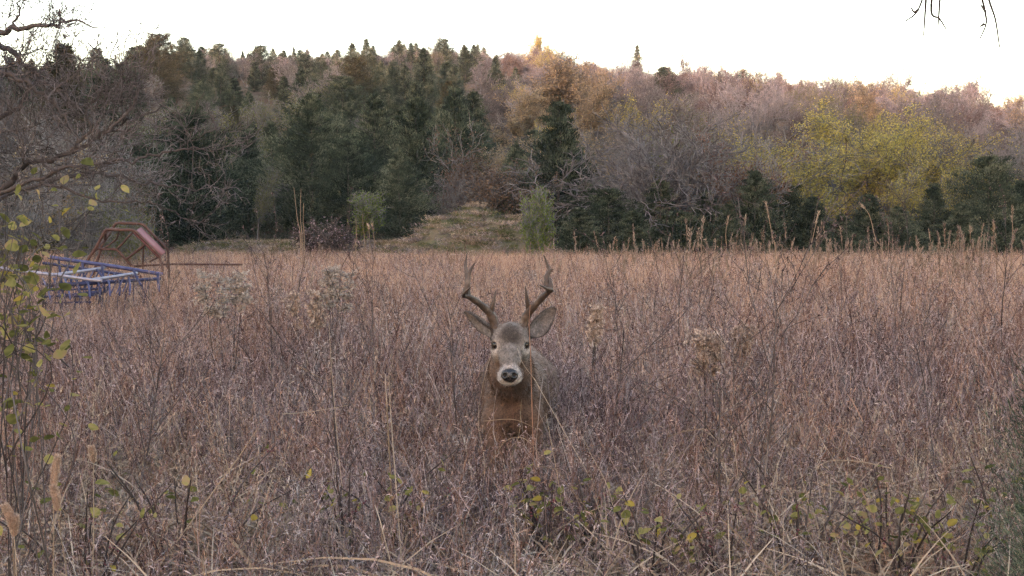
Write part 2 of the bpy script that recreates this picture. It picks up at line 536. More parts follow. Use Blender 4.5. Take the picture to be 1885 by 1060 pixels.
def cedar_tree(seed, h=6.5, w=3.6, n=300, mat='cedar', tuft=0.12, per=135, point=1.0, ratio=0.27):
    """red cedar: dense pointed crown of ascending sprays"""
    rng = np.random.RandomState(seed)
    mt = MB()
    pts = [(rng.normal() * 0.02, rng.normal() * 0.02, -0.2)]
    for k in range(1, 7):
        pts.append((rng.normal() * 0.03, rng.normal() * 0.03, h * 0.96 * k / 6))
    pipe(mt, pts, np.linspace(h * 0.018, 0.012, 7), 6, 0.4)
    mb = MB()
    lob = rng.rand(5) * 6.28
    C, D, T, Ln = [], [], [], []
    n = int(n * 0.8)
    for i in range(n):
        t = (i + rng.rand()) / n
        z = h * (0.03 + 0.95 * t)
        az = i * 2.39996 + rng.normal() * 0.4
        prof = (1 - t) ** (0.78 * point) * (0.62 + 0.38 * min(1, t * 5)) + 0.03
        prof *= 1 + 0.20 * math.sin(az * 2 + lob[0] + t * 5) + 0.18 * math.sin(az * 3 + lob[1] - t * 9)
        prof *= 1.3 if rng.rand() < 0.12 else 1.0
        R = w / 2 * prof * (0.66 + 0.62 * rng.rand())
        elev = 0.42 + 0.30 * t + rng.normal() * 0.2
        d0 = np.array([math.cos(az), math.sin(az), 0.0])
        zl = z
        tufts = int(per * (0.35 + R / (w / 2)))
        s = 0.25 + 0.75 * rng.rand(tufts) ** 0.6
        ctr = d0[None] * (R * s)[:, None]
        ctr[:, 2] += zl + R * s * math.tan(min(elev, 1.1)) * 0.55 - 0.12 * R
        ctr += rng.normal(size=(tufts, 3)) * np.array([1, 1, 0.5]) * (0.05 + 0.13 * R * (1 - 0.3 * s))[:, None]
        dd = d0[None] * 0.75 + np.array([0, 0, 0.55 + 0.5 * t]) + rng.normal(size=(tufts, 3)) * 0.42
        C.append(ctr)
        D.append(dd)
        T.append(np.clip(rng.rand() ** 1.2 * 0.8 + rng.rand(tufts) ** 2 * 0.5 - 0.05, 0, 1))
        Ln.append(np.full(tufts, 1.0))
        pts = np.array([[0, 0, zl], d0 * R * 0.5 + [0, 0, zl + R * 0.15], d0 * R * 0.9 + [0, 0, zl + R * 0.4]])
        ribbons(mb, pts[None], np.array([0.05, 0.035, 0.015]), rng, 0.1)
    nt_ = 90
    zz = h * (0.86 + 0.17 * rng.rand(nt_))
    C.append(np.stack([rng.normal(size=nt_) * 0.05, rng.normal(size=nt_) * 0.05, zz], 1))
    D.append(np.stack([rng.normal(size=nt_) * 0.35, rng.normal(size=nt_) * 0.35, np.ones(nt_)], 1))
    T.append(rng.rand(nt_) * 0.7)
    C, D, T = np.concatenate(C), np.concatenate(D), np.concatenate(T)
    C[:, 2] = np.maximum(C[:, 2], 0.05)
    kites(mb, C, D, tuft * (0.6 + 1.0 * rng.rand(len(C))), tuft * ratio, rng, T)
    return mt.mesh('cedar_trunk', 'bark'), mb.mesh('cedar_crown', mat)


TREES = {}
TREES['cedar'] = [cedar_tree(11, 6.5, 3.7), cedar_tree(12, 6.5, 4.4, 320), cedar_tree(13, 6.5, 3.2, 280, point=0.85), cedar_tree(14, 6.5, 4.8, 340, point=0.75)]
TREES['bronze'] = [cedar_tree(15, 6.5, 4.6, 330, 'cedar_brown', point=0.6), cedar_tree(16, 6.5, 3.6, 300, 'cedar_brown')]
TREES['bare'] = [bare_tree(21, 7, 0.7)[:2], bare_tree(22, 7, 0.6, kids=(2.2, 2.0, 2.0, 1.6))[:2], bare_tree(23, 7, 0.8)[:2], bare_tree(24, 7, 0.65, multi=2, kids=(1.5, 1.7, 1.8, 1.6))[:2]]
TREES['bare_dark'] = [bare_tree(25, 7, 0.7, twig='twig_dark')[:2], bare_tree(26, 7, 0.75, twig='twig_dark', multi=2, kids=(1.5, 1.7, 1.8, 1.6))[:2]]
TREES['tangle'] = [bare_tree(27, 6, 1.0, 0.012, 1.7, 'twig_tangle', (1.7, 2.0, 1.9, 1.5), 3, 0.009)[:2], bare_tree(28, 6, 0.9, 0.011, 1.5, 'twig_tangle', (1.5, 1.9, 1.8, 1.4), 3, 0.008)[:2]]
TREES['yellow'] = [leaf_tree(31, 8, 'leaf_yellow', 32000, 0.085, 'twig', 0.75, 2, 0.84, 0.5), leaf_tree(42, 8, 'leaf_yellow', 30000, 0.085, 'twig', 0.8, 3, 0.80, 0.5)]
TREES['yellow_thin'] = [leaf_tree(32, 7, 'leaf_yellow', 4500, 0.11, 'twig', 0.7, 1, 0.7)]
TREES['tan'] = [leaf_tree(33, 7, 'leaf_tan', 15000, 0.12, 'twig', 0.7, 1, 0.85), leaf_tree(34, 7, 'leaf_tan', 4000, 0.11, 'twig', 0.7, 1, 0.7)]
TREES['brown'] = [leaf_tree(35, 6, 'leaf_brown', 9000, 0.11, 'twig', 0.8, 2, 0.9), leaf_tree(36, 6, 'leaf_brown', 5000, 0.10, 'twig', 0.75, 1, 0.75)]
TREES['russet'] = [leaf_tree(37, 6, 'leaf_russet', 8000, 0.10, 'twig', 0.7, 2, 0.9)]
TREES['olive'] = [leaf_tree(38, 6, 'leaf_olive', 6500, 0.10, 'twig', 0.75, 2, 0.85), leaf_tree(39, 6, 'leaf_olive', 3500, 0.10, 'twig', 0.7, 1, 0.7)]
TREES['green'] = [leaf_tree(40, 3, 'leaf_green', 7000, 0.10, 'twig', 0.55, 3, 0.95, 0.25)]
TREES['mauve'] = [leaf_tree(41, 2, 'leaf_mauve', 900, 0.07, 'twig_dark', 0.8, 2, 0.9, 0.2)]
BASE_H = {'cedar': 6.5, 'bronze': 6.5, 'bare': 7, 'bare_dark': 7, 'tangle': 6, 'yellow': 8, 'yellow_thin': 7, 'tan': 7, 'brown': 6, 'russet': 6, 'olive': 6, 'green': 3, 'mauve': 2}
NAME = {'cedar': 'cedar_tree', 'bronze': 'bronzed_cedar_tree', 'bare': 'bare_tree', 'bare_dark': 'bare_tree', 'tangle': 'tangled_bare_tree', 'yellow': 'yellow_leaf_tree',
        'yellow_thin': 'yellow_leaf_tree', 'tan': 'tan_leaf_tree', 'brown': 'brown_leaf_tree', 'russet': 'russet_tree', 'olive': 'olive_leaf_tree', 'green': 'green_bush', 'mauve': 'mauve_shrub'}
trng = np.random.RandomState(77)


def plant(kind, x, y, h, label, cat='tree', group=None, wide=1.0, var=None):
    V = TREES[kind]
    v = V[var % len(V)] if var is not None else V[trng.randint(len(V))]
    s = h / BASE_H[kind]
    o = thing(NAME[kind], label, cat, (x, y, gh(x, y) - 0.05), group, trng.rand() * 6.28, (s * wide, s * wide, s))
    link('trunk', v[0], o)
    if len(v) == 3:
        c = link('crown', v[1], o)
        link('leaves', v[2], c)
    else:
        link('crown', v[1], o)
    return o


def plant_px(kind, px, top, y, label, wide=1.0, var=None, cat='tree', group=None):
    p = at(px, top, y)
    h = p.z - gh(p.x, y)
    return plant(kind, p.x, y, h, label, cat, group, wide, var)


# prominent trees: kind, photo x, photo y of the top, distance, label, width factor, variant
G1 = 'trees along the foot of the hill'
PROM = [
    ('cedar', 572, 170, 60, 'tall pointed dark green cedar standing behind the three tall dead stalks', 1.12, 1),
    ('cedar', 345, 205, 56, 'broad bushy green cedar just right of the rusty red frame', 1.15, 3),
    ('cedar', 690, 172, 68, 'feathery green cedar behind the low light green leafy bush', 1.0, 0),
    ('cedar', 765, 178, 64, 'green cedar in the middle of the dark cedar clump left of the mound', 1.0, 2),
    ('cedar', 838, 160, 70, 'tall green cedar at the right end of the dark clump above the mound', 1.05, 0),
    ('cedar', 640, 255, 57, 'lower green cedar spreading over the shaded clearing edge', 1.05, 3),
    ('cedar', 735, 275, 56, 'low dense cedar whose skirt hangs over the dark bank', 1.1, 1),
    ('cedar', 455, 235, 61, 'dark cedar between the bushy cedar and the tall pointed cedar', 1.0, 0),
    ('brown', 895, 205, 60, 'brown-leaved thin tree in the gap left of the central cedar', 1.0, 1),
    ('brown', 880, 285, 54, 'low rounded brown-leaved tree leaning over the grassy mound', 1.25, 0),
    ('cedar', 1030, 185, 57, 'big dark cedar standing right behind the light green upright bush', 1.1, 2),
    ('cedar', 950, 265, 55, 'cedar sloping down to the right end of the mound', 0.95, 1),
    ('tangle', 1150, 190, 53, 'pale grey leafless tree with tangled arching branches', 1.35, 0),
    ('tangle', 1225, 165, 60, 'tall grey leafless tree behind the tangled arching branches', 1.1, 1),
    ('olive', 1290, 215, 58, 'thin olive-leaved tree beside the russet tree', 0.95, 0),
    ('russet', 1352, 215, 51, 'russet brown twiggy tree left of the big yellow tree', 0.85, 0),
    ('yellow', 1600, 150, 62, 'big wide tree with yellow-green autumn leaves, tallest of the yellow clump', 1.25, 0),
    ('yellow', 1472, 195, 59, 'yellow-green tree forming the left side of the big yellow clump', 1.3, 1),
    ('yellow', 1712, 200, 60, 'yellow-green tree forming the right side of the big yellow clump', 1.25, 1),
    ('yellow_thin', 1665, 270, 54, 'small yellow-leaved tree at the foot of the big yellow tree', 0.9, 0),
    ('cedar', 1390, 312, 49, 'dark cedar left of the foot of the big yellow tree', 1.1, 1),
    ('cedar', 1822, 285, 50, 'dark blue-green cedar nearest the right edge of the field', 1.1, 3),
    ('cedar', 1720, 335, 50, 'low cedar left of the blue-green cedar at the right edge', 1.2, 0),
    ('cedar', 1600, 355, 49, 'squat cedar under the middle of the big yellow tree', 1.45, 2),
    ('cedar', 1495, 360, 50, 'squat cedar under the left side of the big yellow tree', 1.45, 1),
    ('cedar', 1120, 345, 48, 'low bushy cedar between the green bush and the grey tangle', 1.3, 3),
    ('cedar', 1215, 330, 50, 'low cedar in front of the grey tangled tree', 1.35, 1),
    ('cedar', 1300, 350, 49, 'low wide cedar below the olive-leaved tree', 1.3, 0),
    ('cedar', 1345, 372, 47, 'low ragged cedar filling the gap before the russet tree', 1.5, 2),
    ('cedar', 1445, 338, 52, 'ragged cedar between the squat cedars and the dark cedar', 1.2, 3),
    ('cedar', 1655, 378, 48, 'lowest ragged cedar right of the squat cedars', 1.6, 1),
    ('cedar', 1770, 372, 48, 'low ragged cedar before the blue-green cedar', 1.5, 2),
    ('cedar', 1880, 330, 51, 'dark cedar cut by the right picture edge', 1.3, 0),
    ('cedar', 1068, 380, 46, 'lowest ragged cedar right beside the light green upright bush', 1.5, 0),
    ('cedar', 1165, 385, 46, 'ragged low cedar at the foot of the grey tangle', 1.6, 2),
    ('cedar', 1255, 388, 47, 'ragged low cedar right of the grey tangle', 1.6, 3),
    ('cedar', 1550, 392, 47, 'ragged low cedar at the grass line below the yellow tree', 1.6, 0),
    ('green', 1000, 335, 45, 'light green upright bush at the right end of the mound', 0.52, 0),
    ('tan', 1005, 92, 98, 'large tan and gold oak on the slope above the central cedar', 1.35, 0),
    ('tan', 950, 150, 88, 'tan-leaved oak left below the large tan and gold oak', 1.1, 0),
    ('tan', 1075, 135, 90, 'tan-leaved oak right below the large tan and gold oak', 1.1, 0),
    ('yellow', 1003, 50, 140, 'bright yellow tree standing highest on the ridge line', 0.8, 0),
    ('bronze', 292, 62, 118, 'wide bronzed cedar at the left end of the ridge', 1.25, 0),
    ('bare_dark', 805, 42, 148, 'dark spiky leafless tree poking above the ridge left of centre', 0.7, 0),
    ('cedar', 1173, 82, 146, 'small lone pointed cedar sticking up from the bare ridge trees', 0.7, 2),
    ('brown', 1800, 138, 150, 'round dark tree alone on the right part of the ridge', 1.2, 0),
    ('tan', 1340, 104, 150, 'tan-leaved tree on the ridge right of the pink bare trees', 0.9, 1),
    ('bare', 1255, 78, 150, 'spreading leafless tree on the ridge, widest of the pinkish ones', 1.1, 2),
    ('bare', 1660, 112, 148, 'leafless rounded tree on the right ridge above the yellow tree', 1.2, 0),
    ('bare', 560, 120, 100, 'pale grey leafless tree among the cedars of the left slope', 1.3, 1),
    ('bare', 640, 100, 112, 'pale grey leafless tree high between the left ridge cedars', 1.1, 0),
    ('bare', 380, 160, 96, 'pale grey leafless tree below the wide bronzed cedar', 1.2, 2),
    ('bare', 905, 130, 98, 'grey leafless tree left of the large tan oak', 0.9, 1),
    ('olive', 435, 230, 66, 'small olive and gold leafed tree behind the bushy left cedar', 0.8, 0),
    ('olive', 470, 300, 55, 'thin olive-leaved sapling at the edge of the shaded clearing', 0.6, 1),
    ('green', 675, 345, 53, 'low light green leafy bush in the shade of the cedars', 1.1, 0),
    ('mauve', 602, 392, 47, 'small mauve-leaved shrub right of the tall dead stalks', 1.2, 0),
    ('bare', 825, 300, 57, 'slim bare sapling on top of the grassy mound', 0.5, 3),
]
placed = []
for k, px, top, y, lab, wf, var in PROM:
    o = plant_px(k, px, top, y, lab, wf, var, 'bush' if k in ('green', 'mauve') else 'tree')
    placed.append((o.location.x, y))

# the rest of the wood, tree by tree
frng = np.random.RandomState(5)
ZONE = {'left': 'on the left slope of the hill', 'mid': 'on the middle slope of the hill', 'right': 'on the right slope of the hill', 'ridge_left': 'along the left ridge line', 'ridge_right': 'along the right ridge line',
        'ridge_a': 'along the far left ridge line', 'ridge_b': 'along the ridge line left of centre', 'ridge_c': 'along the ridge line right of centre', 'ridge_d': 'along the far right ridge line'}
DESC = {'cedar': 'dark green cedar', 'bronze': 'bronzed cedar', 'bare': 'grey leafless tree', 'bare_dark': 'dark leafless tree', 'yellow_thin': 'thin yellow-leaved tree', 'tan': 'tan-leaved tree',
        'brown': 'brown-leaved tree', 'russet': 'russet tree', 'olive': 'olive-leaved tree', 'tangle': 'pale tangled leafless tree'}
WOOD = []
count = 0
for tries in range(9000):
    if count >= 410:
        break
    y = 62 + 96 * frng.rand() ** 0.85
    x = (frng.rand() * 2 - 1) * (0.4246 * y + 3.5)
    px = px_of(x, y)
    ridge = y > 143
    sp = 2.6 if ridge else 3.3 + 0.012 * (y - 60)
    if px < 900:
        sp *= 0.78
    if any((x - a) ** 2 + (y - b) ** 2 < sp * sp for a, b in placed):
        continue
    if 690 < px < 980 and y < 64:
        continue
    r = frng.rand()
    if px < 880:
        kind = 'cedar' if r < 0.80 else 'bare' if r < 0.92 else 'bronze' if r < 0.96 else 'olive'
        if ridge:
            kind = 'cedar' if r < 0.93 else 'bronze' if r < 0.96 else 'bare'
        if px < 240 and y < 100:
            kind = 'bare' if r < 0.55 else 'bare_dark' if r < 0.8 else 'cedar'
    elif px < 1110:
        kind = 'cedar' if r < 0.22 else 'tan' if r < 0.47 else 'bare' if r < 0.78 else 'brown' if r < 0.92 else 'yellow_thin'
    else:
        kind = 'bare' if r < 0.50 else 'bare_dark' if r < 0.62 else 'tan' if r < 0.67 else 'brown' if r < 0.72 else 'yellow_thin' if r < 0.80 else 'russet' if r < 0.83 else 'olive' if r < 0.93 else 'cedar'
        if y < 68 and r < 0.45:
            kind = 'cedar' if r < 0.2 else 'olive' if r < 0.3 else 'bare'
    h = {'cedar': 5.0, 'bronze': 5.0, 'bare': 6.2, 'bare_dark': 5.8, 'tan': 6.0, 'brown': 5.4, 'russet': 5.0, 'olive': 5.2, 'yellow_thin': 5.8}[kind] * (0.72 + 0.5 * frng.rand())
    if ridge and px > 900:
        kind = kind if frng.rand() < 0.35 else 'bare'
    if ridge:
        h = min(h, 5.6) * 0.66
    elif y > 112:
        h *= 0.74
    z = ('ridge_left' if px < 900 else 'ridge_right') if ridge else 'left' if px < 700 else 'mid' if px < 1150 else 'right'
    if not ridge:
        z = ('low ' if y < 92 else 'halfway up ' if y < 120 else 'high ') + ZONE[z].replace('on the', 'on the' if not 92 <= y < 120 else 'the')
    else:
        z = ZONE[z]
    o = plant(kind, x, y, h, '', 'tree', DESC[kind] + 's ' + z, 0.9 + 0.35 * frng.rand())
    WOOD.append((DESC[kind], z, px, o))
    placed.append((x, y))
    count += 1

# the fringe of small trees along the ridge line
for i in range(170):
    px = -40 + 1965 * (i + frng.rand()) / 170
    y = 145 + 11 * frng.rand()
    x = (px - CX) / F_PX * y
    r = frng.rand()
    if px < 930:
        kind = 'cedar' if r < 0.86 else 'bronze' if r < 0.92 else 'bare_dark'
    else:
        kind = 'bare' if r < 0.74 else 'bare_dark' if r < 0.80 else 'tan' if r < 0.86 else 'cedar' if r < 0.9 else 'yellow_thin'
    h = (2.2 + 1.9 * frng.rand()) * (0.9 if kind in ('cedar', 'bronze') else 1.12)
    z = 'ridge_a' if px < 470 else 'ridge_b' if px < 930 else 'ridge_c' if px < 1400 else 'ridge_d'
    o = plant(kind, x, y, h, '', 'tree', 'small ' + DESC[kind] + 's ' + ZONE[z], (0.85 if kind in ('cedar', 'bronze') else 1.0) * (0.7 + 0.6 * frng.rand()))
    WOOD.append(('small ' + DESC[kind], ZONE[z], px, o))
ONES = ['', 'first', 'second', 'third', 'fourth', 'fifth', 'sixth', 'seventh', 'eighth', 'ninth', 'tenth', 'eleventh', 'twelfth', 'thirteenth', 'fourteenth', 'fifteenth', 'sixteenth', 'seventeenth', 'eighteenth', 'nineteenth']


def ordinal(n):
    if n < 20:
        return ONES[n]
    t, u_ = divmod(n, 10)
    return ['', '', 'twenti', 'thirti', 'forti', 'fifti', 'sixti', 'seventi', 'eighti', 'nineti'][t] + 'eth' if u_ == 0 else ['', '', 'twenty', 'thirty', 'forty', 'fifty', 'sixty', 'seventy', 'eighty', 'ninety'][t] + '-' + ONES[u_]


for desc, z in sorted(set((w[0], w[1]) for w in WOOD)):
    mem = sorted([w for w in WOOD if w[0] == desc and w[1] == z], key=lambda w: w[2])
    for i, w in enumerate(mem):
        if len(mem) == 1:
            w[3]['label'] = 'only ' + desc + ' ' + z
        elif i == 0:
            w[3]['label'] = 'leftmost ' + desc + ' ' + z
        elif i == len(mem) - 1:
            w[3]['label'] = 'rightmost ' + desc + ' ' + z
        else:
            w[3]['label'] = ordinal(i + 1) + ' ' + desc + ' from the left ' + z

# thicket at the left edge, nearer than the hill
for k, px, top, y, lab, wf, var in [
    ('bare', 40, 50, 40, 'grey leafless tree of the left thicket, leftmost and tallest', 1.1, 0),
    ('bronze', 118, 78, 46, 'bronzed cedar behind the left thicket, topmost at the left edge', 0.9, 1),
    ('cedar', 190, 128, 52, 'dark cedar filling the dip left of the ridge', 0.95, 0),
    ('bare', 195, 175, 33, 'grey leafless tree of the left thicket with a round top', 0.75, 3),
    ('bare', 120, 150, 28, 'grey twiggy leafless tree in the middle of the left thicket', 1.1, 2),
    ('brown', 245, 285, 29, 'low brown twiggy tree at the right end of the left thicket', 0.8, 1),
    ('bare', 150, 265, 27, 'low grey leafless shrub behind the rusty red frame', 0.85, 1),
    ('tan', 50, 215, 24, 'thin gold-leaved tree at the left picture edge', 1.0, 1),
    ('bare', 15, 290, 20, 'low grey leafless shrub at the left picture edge', 1.2, 3),
    ('olive', 268, 330, 26, 'low olive-leaved shrub right behind the red panel', 0.95, 1),
]:
    plant_px(k, px, top, y, lab, wf, var, 'shrub' if 'shrub' in lab else 'tree')

# ------------------------------------------------------------------ scattered masses (stuff)


def scatter(name, label, P, rot, scl, idx, sources):
    """one object: the sources instanced on a cloud of points"""
    src = bpy.data.collections.new(name + '_kinds')
    for i, me in enumerate(sources):
        o = bpy.data.objects.new('%s_kind_%02d' % (name, i), me)
        src.objects.link(o)
    me = bpy.data.meshes.new(name)
    me.vertices.add(len(P))
    me.vertices.foreach_set('co', np.asarray(P, np.float32).ravel())
    for nm, ty, key, val in (('rot', 'FLOAT_VECTOR', 'vector', rot), ('scl', 'FLOAT_VECTOR', 'vector', scl), ('idx', 'INT', 'value', idx)):
        a = me.attributes.new(nm, ty, 'POINT')
        a.data.foreach_set(key, np.asarray(val, np.int32 if ty == 'INT' else np.float32).ravel())
    me.update()
    ob = link(name, me)
    ng = bpy.data.node_groups.new(name + '_scatter', 'GeometryNodeTree')
    ng.interface.new_socket('Geometry', in_out='INPUT', socket_type='NodeSocketGeometry')
    ng.interface.new_socket('Geometry', in_out='OUTPUT', socket_type='NodeSocketGeometry')
    gi, go = ng.nodes.new('NodeGroupInput'), ng.nodes.new('NodeGroupOutput')
    iop = ng.nodes.new('GeometryNodeInstanceOnPoints')
    ci = ng.nodes.new('GeometryNodeCollectionInfo')
    ci.inputs['Collection'].default_value = src
    ci.inputs['Separate Children'].default_value = True
    ci.inputs['Reset Children'].default_value = True
    iop.inputs['Pick Instance'].default_value = True

    def na(n, t):
        q = ng.nodes.new('GeometryNodeInputNamedAttribute')
        q.data_type = t
        q.inputs['Name'].default_value = n
        return q.outputs['Attribute']
    ng.links.new(gi.outputs[0], iop.inputs['Points'])
    ng.links.new(ci.outputs[0], iop.inputs['Instance'])
    ng.links.new(na('idx', 'INT'), iop.inputs['Instance Index'])
    ng.links.new(na('rot', 'FLOAT_VECTOR'), iop.inputs['Rotation'])
    ng.links.new(na('scl', 'FLOAT_VECTOR'), iop.inputs['Scale'])
    ng.links.new(iop.outputs[0], go.inputs[0])
    md = ob.modifiers.new('scatter', 'NODES')
    md.node_group = ng
    return tag(ob, label, None, None, 'stuff')


def bend(base, d0, L, K, droop, rng):
    """N curved paths from base, start direction d0, length L, K points; droop bends towards the ground"""
    N = len(base)
    t = np.linspace(0, 1, K)
    d0 = norm(d0)
    p = base[:, None] + d0[:, None] * (L[:, None] * t[None])[..., None]
    hz = d0 * np.array([1, 1, 0]) + rng.normal(size=(N, 3)) * np.array([0.15, 0.15, 0])
    p = p + hz[:, None] * (L[:, None] * droop[:, None] * t[None] ** 2)[..., None] * 0.6
    p[..., 2] -= (L * droop)[:, None] * t[None] ** 2.2 * 0.55
    return p


def lerp_path(paths, i, t):
    K = paths.shape[1]
    a = np.clip((t * (K - 1)).astype(int), 0, K - 2)
    f = (t * (K - 1) - a)[:, None]
    return paths[i, a] * (1 - f) + paths[i, a + 1] * f


def forb(seed, h=0.75, stems=9, br=10, bits=9, rad=0.16, bit=0.0115, mat='weed', tshift=0.0, up=0.8):
    """dead branching weed: woody stems, ascending branchlets, curled dry leaf and flower remains, fine grass culms between"""
    rng = np.random.RandomState(seed)
    mb = MB()
    base = np.stack([rng.normal(size=stems) * rad, rng.normal(size=stems) * rad, np.full(stems, -0.03)], 1)
    d = np.stack([rng.normal(size=stems) * 0.17, rng.normal(size=stems) * 0.17, np.ones(stems)], 1)
    L = h * (0.55 + 0.55 * rng.rand(stems))
    S = bend(base, d, L, 6, 0.06 + 0.22 * rng.rand(stems), rng)
    S[:, 1:-1] += rng.normal(size=S[:, 1:-1].shape) * 0.010
    for _ in range(2):
        ribbons(mb, S, np.linspace(0.0052, 0.002, 6), rng, rng.rand(stems) * 0.75)
    nb = stems * br
    si = np.repeat(np.arange(stems), br)
    t = 0.18 + 0.82 * rng.rand(nb) ** 0.8
    b0 = lerp_path(S, si, t)
    az = rng.rand(nb) * 6.283
    bd = np.stack([np.cos(az), np.sin(az), up + 1.7 * rng.rand(nb)], 1)
    bl = (0.07 + 0.17 * rng.rand(nb)) * (1.15 - 0.45 * t) * (h / 0.75)
    B = bend(b0, bd, bl, 4, rng.rand(nb) * 0.5 - 0.1, rng)
    ribbons(mb, B, np.linspace(0.0028, 0.0014, 4), rng, np.clip(rng.normal(0.42, 0.25, nb) + tshift, 0, 1))
    n = nb * bits
    bi = np.repeat(np.arange(nb), bits)
    c = lerp_path(B, bi, 0.15 + 0.85 * rng.rand(n))
    dd = rng.normal(size=(n, 3)) + np.array([0, 0, 0.3])
    bll = bit * (0.5 + 1.2 * rng.rand(n))
    Q = bend(c, dd, bll, 3, rng.normal(size=n) * 0.9, rng)
    ribbons(mb, Q, np.array([0.0020, 0.0036, 0.0012])[None] * (0.6 + 0.8 * rng.rand(n, 1)), rng, np.clip(np.where(rng.rand(n) < 0.5, rng.normal(0.18, 0.15, n), rng.normal(0.74, 0.16, n)) + tshift, 0, 1))
    g = 16
    base = np.stack([rng.normal(size=g) * rad * 1.3, rng.normal(size=g) * rad * 1.3, np.full(g, -0.03)], 1)
    d = np.stack([rng.normal(size=g) * 0.2, rng.normal(size=g) * 0.2, np.ones(g)], 1)
    G = bend(base, d, h * (0.6 + 0.6 * rng.rand(g)), 7, 0.1 + 0.5 * rng.rand(g) ** 2, rng)
    ribbons(mb, G, np.linspace(0.0032, 0.0014, 7), rng, np.clip(rng.normal(0.72, 0.2, g), 0, 1))
    return mb.mesh('dead_weed', mat)


def grass(seed, h=0.9, culms=46, rad=0.10, lean=0.16, mat='bluestem', fluff=7, blades=3, cw=0.0034, bw=0.0055):
    rng = np.random.RandomState(seed)
    mb = MB()
    base = np.stack([rng.normal(size=culms) * rad, rng.normal(size=culms) * rad, np.full(culms, -0.03)], 1)
    d = np.stack([rng.normal(size=culms) * lean, rng.normal(size=culms) * lean, np.ones(culms)], 1) + base * np.array([1.2, 1.2, 0])
    L = h * (0.55 + 0.5 * rng.rand(culms))
    S = bend(base, d, L, 6, 0.1 + 0.35 * rng.rand(culms), rng)
    tn = rng.rand(culms)
    ribbons(mb, S, np.linspace(cw, cw * 0.55, 6), rng, tn)
    nb = culms * blades
    si = np.repeat(np.arange(culms), blades)
    b0 = lerp_path(S, si, 0.05 + 0.6 * rng.rand(nb))
    az = rng.rand(nb) * 6.283
    bd = np.stack([np.cos(az), np.sin(az), 0.9 + 1.6 * rng.rand(nb)], 1)
    B = bend(b0, bd, h * (0.14 + 0.24 * rng.rand(nb)), 5, 0.2 + 1.0 * rng.rand(nb), rng)
    ribbons(mb, B, np.array([0.8, 1, 0.85, 0.55, 0.12])[None] * bw, rng, np.clip(tn[si] * 0.6 + 0.4 * rng.rand(nb), 0, 1))
    if fluff:
        n = culms * fluff
        fi = np.repeat(np.arange(culms), fluff)
        c = lerp_path(S, fi, 0.62 + 0.38 * rng.rand(n))
        dd = rng.normal(size=(n, 3)) * 0.6 + np.array([0, 0, 1.0])
        kites(mb, c, dd, 0.016 + 0.02 * rng.rand(n), 0.0055, rng, np.clip(rng.normal(0.8, 0.2, n), 0, 1))
    return mb.mesh('dry_grass', mat)


def thatch(seed, n=60, mat='pale_grass', r=0.28, h=0.22):
    """fallen and leaning stems and curled blades near the ground"""
    rng = np.random.RandomState(seed)
    mb = MB()
    base = np.stack([rng.normal(size=n) * r, rng.normal(size=n) * r, rng.rand(n) * 0.05], 1)
    az = rng.rand(n) * 6.283
    d = np.stack([np.cos(az), np.sin(az), 0.3 + 1.3 * rng.rand(n)], 1)
    S = bend(base, d, h * (0.7 + 1.4 * rng.rand(n)), 7, 0.2 + 1.1 * rng.rand(n), rng)
    ribbons(mb, S, np.array([0.8, 1, 1, 0.9, 0.8, 0.5, 0.2])[None] * (0.003 + 0.004 * rng.rand(n, 1)), rng, rng.rand(n))
    return mb.mesh('fallen_grass', mat)


def tall_grass(seed, h=1.6, culms=5):
    rng = np.random.RandomState(seed)
    mb = MB()
    base = np.stack([rng.normal(size=culms) * 0.12, rng.normal(size=culms) * 0.12, np.full(culms, -0.03)], 1)
    d = np.stack([rng.normal(size=culms) * 0.1, rng.normal(size=culms) * 0.1, np.ones(culms)], 1)
    S = bend(base, d, h * (0.7 + 0.35 * rng.rand(culms)), 8, 0.05 + 0.25 * rng.rand(culms), rng)
    for _ in range(2):
        ribbons(mb, S, np.linspace(0.009, 0.004, 8), rng, rng.rand(culms) * 0.6)
    n = culms * 46
    fi = np.repeat(np.arange(culms), 46)
    c = lerp_path(S, fi, 0.80 + 0.2 * rng.rand(n))
    dd = rng.normal(size=(n, 3)) * 0.35 + np.array([0, 0, 1.0])
    kites(mb, c, dd, 0.035 + 0.04 * rng.rand(n), 0.012, rng, np.clip(rng.normal(0.55, 0.25, n), 0, 1))
    nb = culms * 4
    si = np.repeat(np.arange(culms), 4)
    b0 = lerp_path(S, si, 0.2 + 0.5 * rng.rand(nb))
    az = rng.rand(nb) * 6.283
    B = bend(b0, np.stack([np.cos(az), np.sin(az), 1.2 + rng.rand(nb)], 1), 0.3 + 0.2 * rng.rand(nb), 5, 0.4 + rng.rand(nb), rng)
    ribbons(mb, B, np.array([0.8, 1, 0.85, 0.55, 0.12])[None] * 0.011, rng, rng.rand(nb))
    return mb.mesh('tall_grass', 'tall_straw')


DEER = Vector((0.0, 5.45, 0.0))


def veg_h(x, y):
    """typical vegetation height over the meadow"""
    h = np.interp(y, [1.5, 3.0, 4.8, 6.5, 9, 18, 30, 47], [0.34, 0.41, 0.56, 0.74, 0.82, 0.92, 0.98, 0.95])
    return h


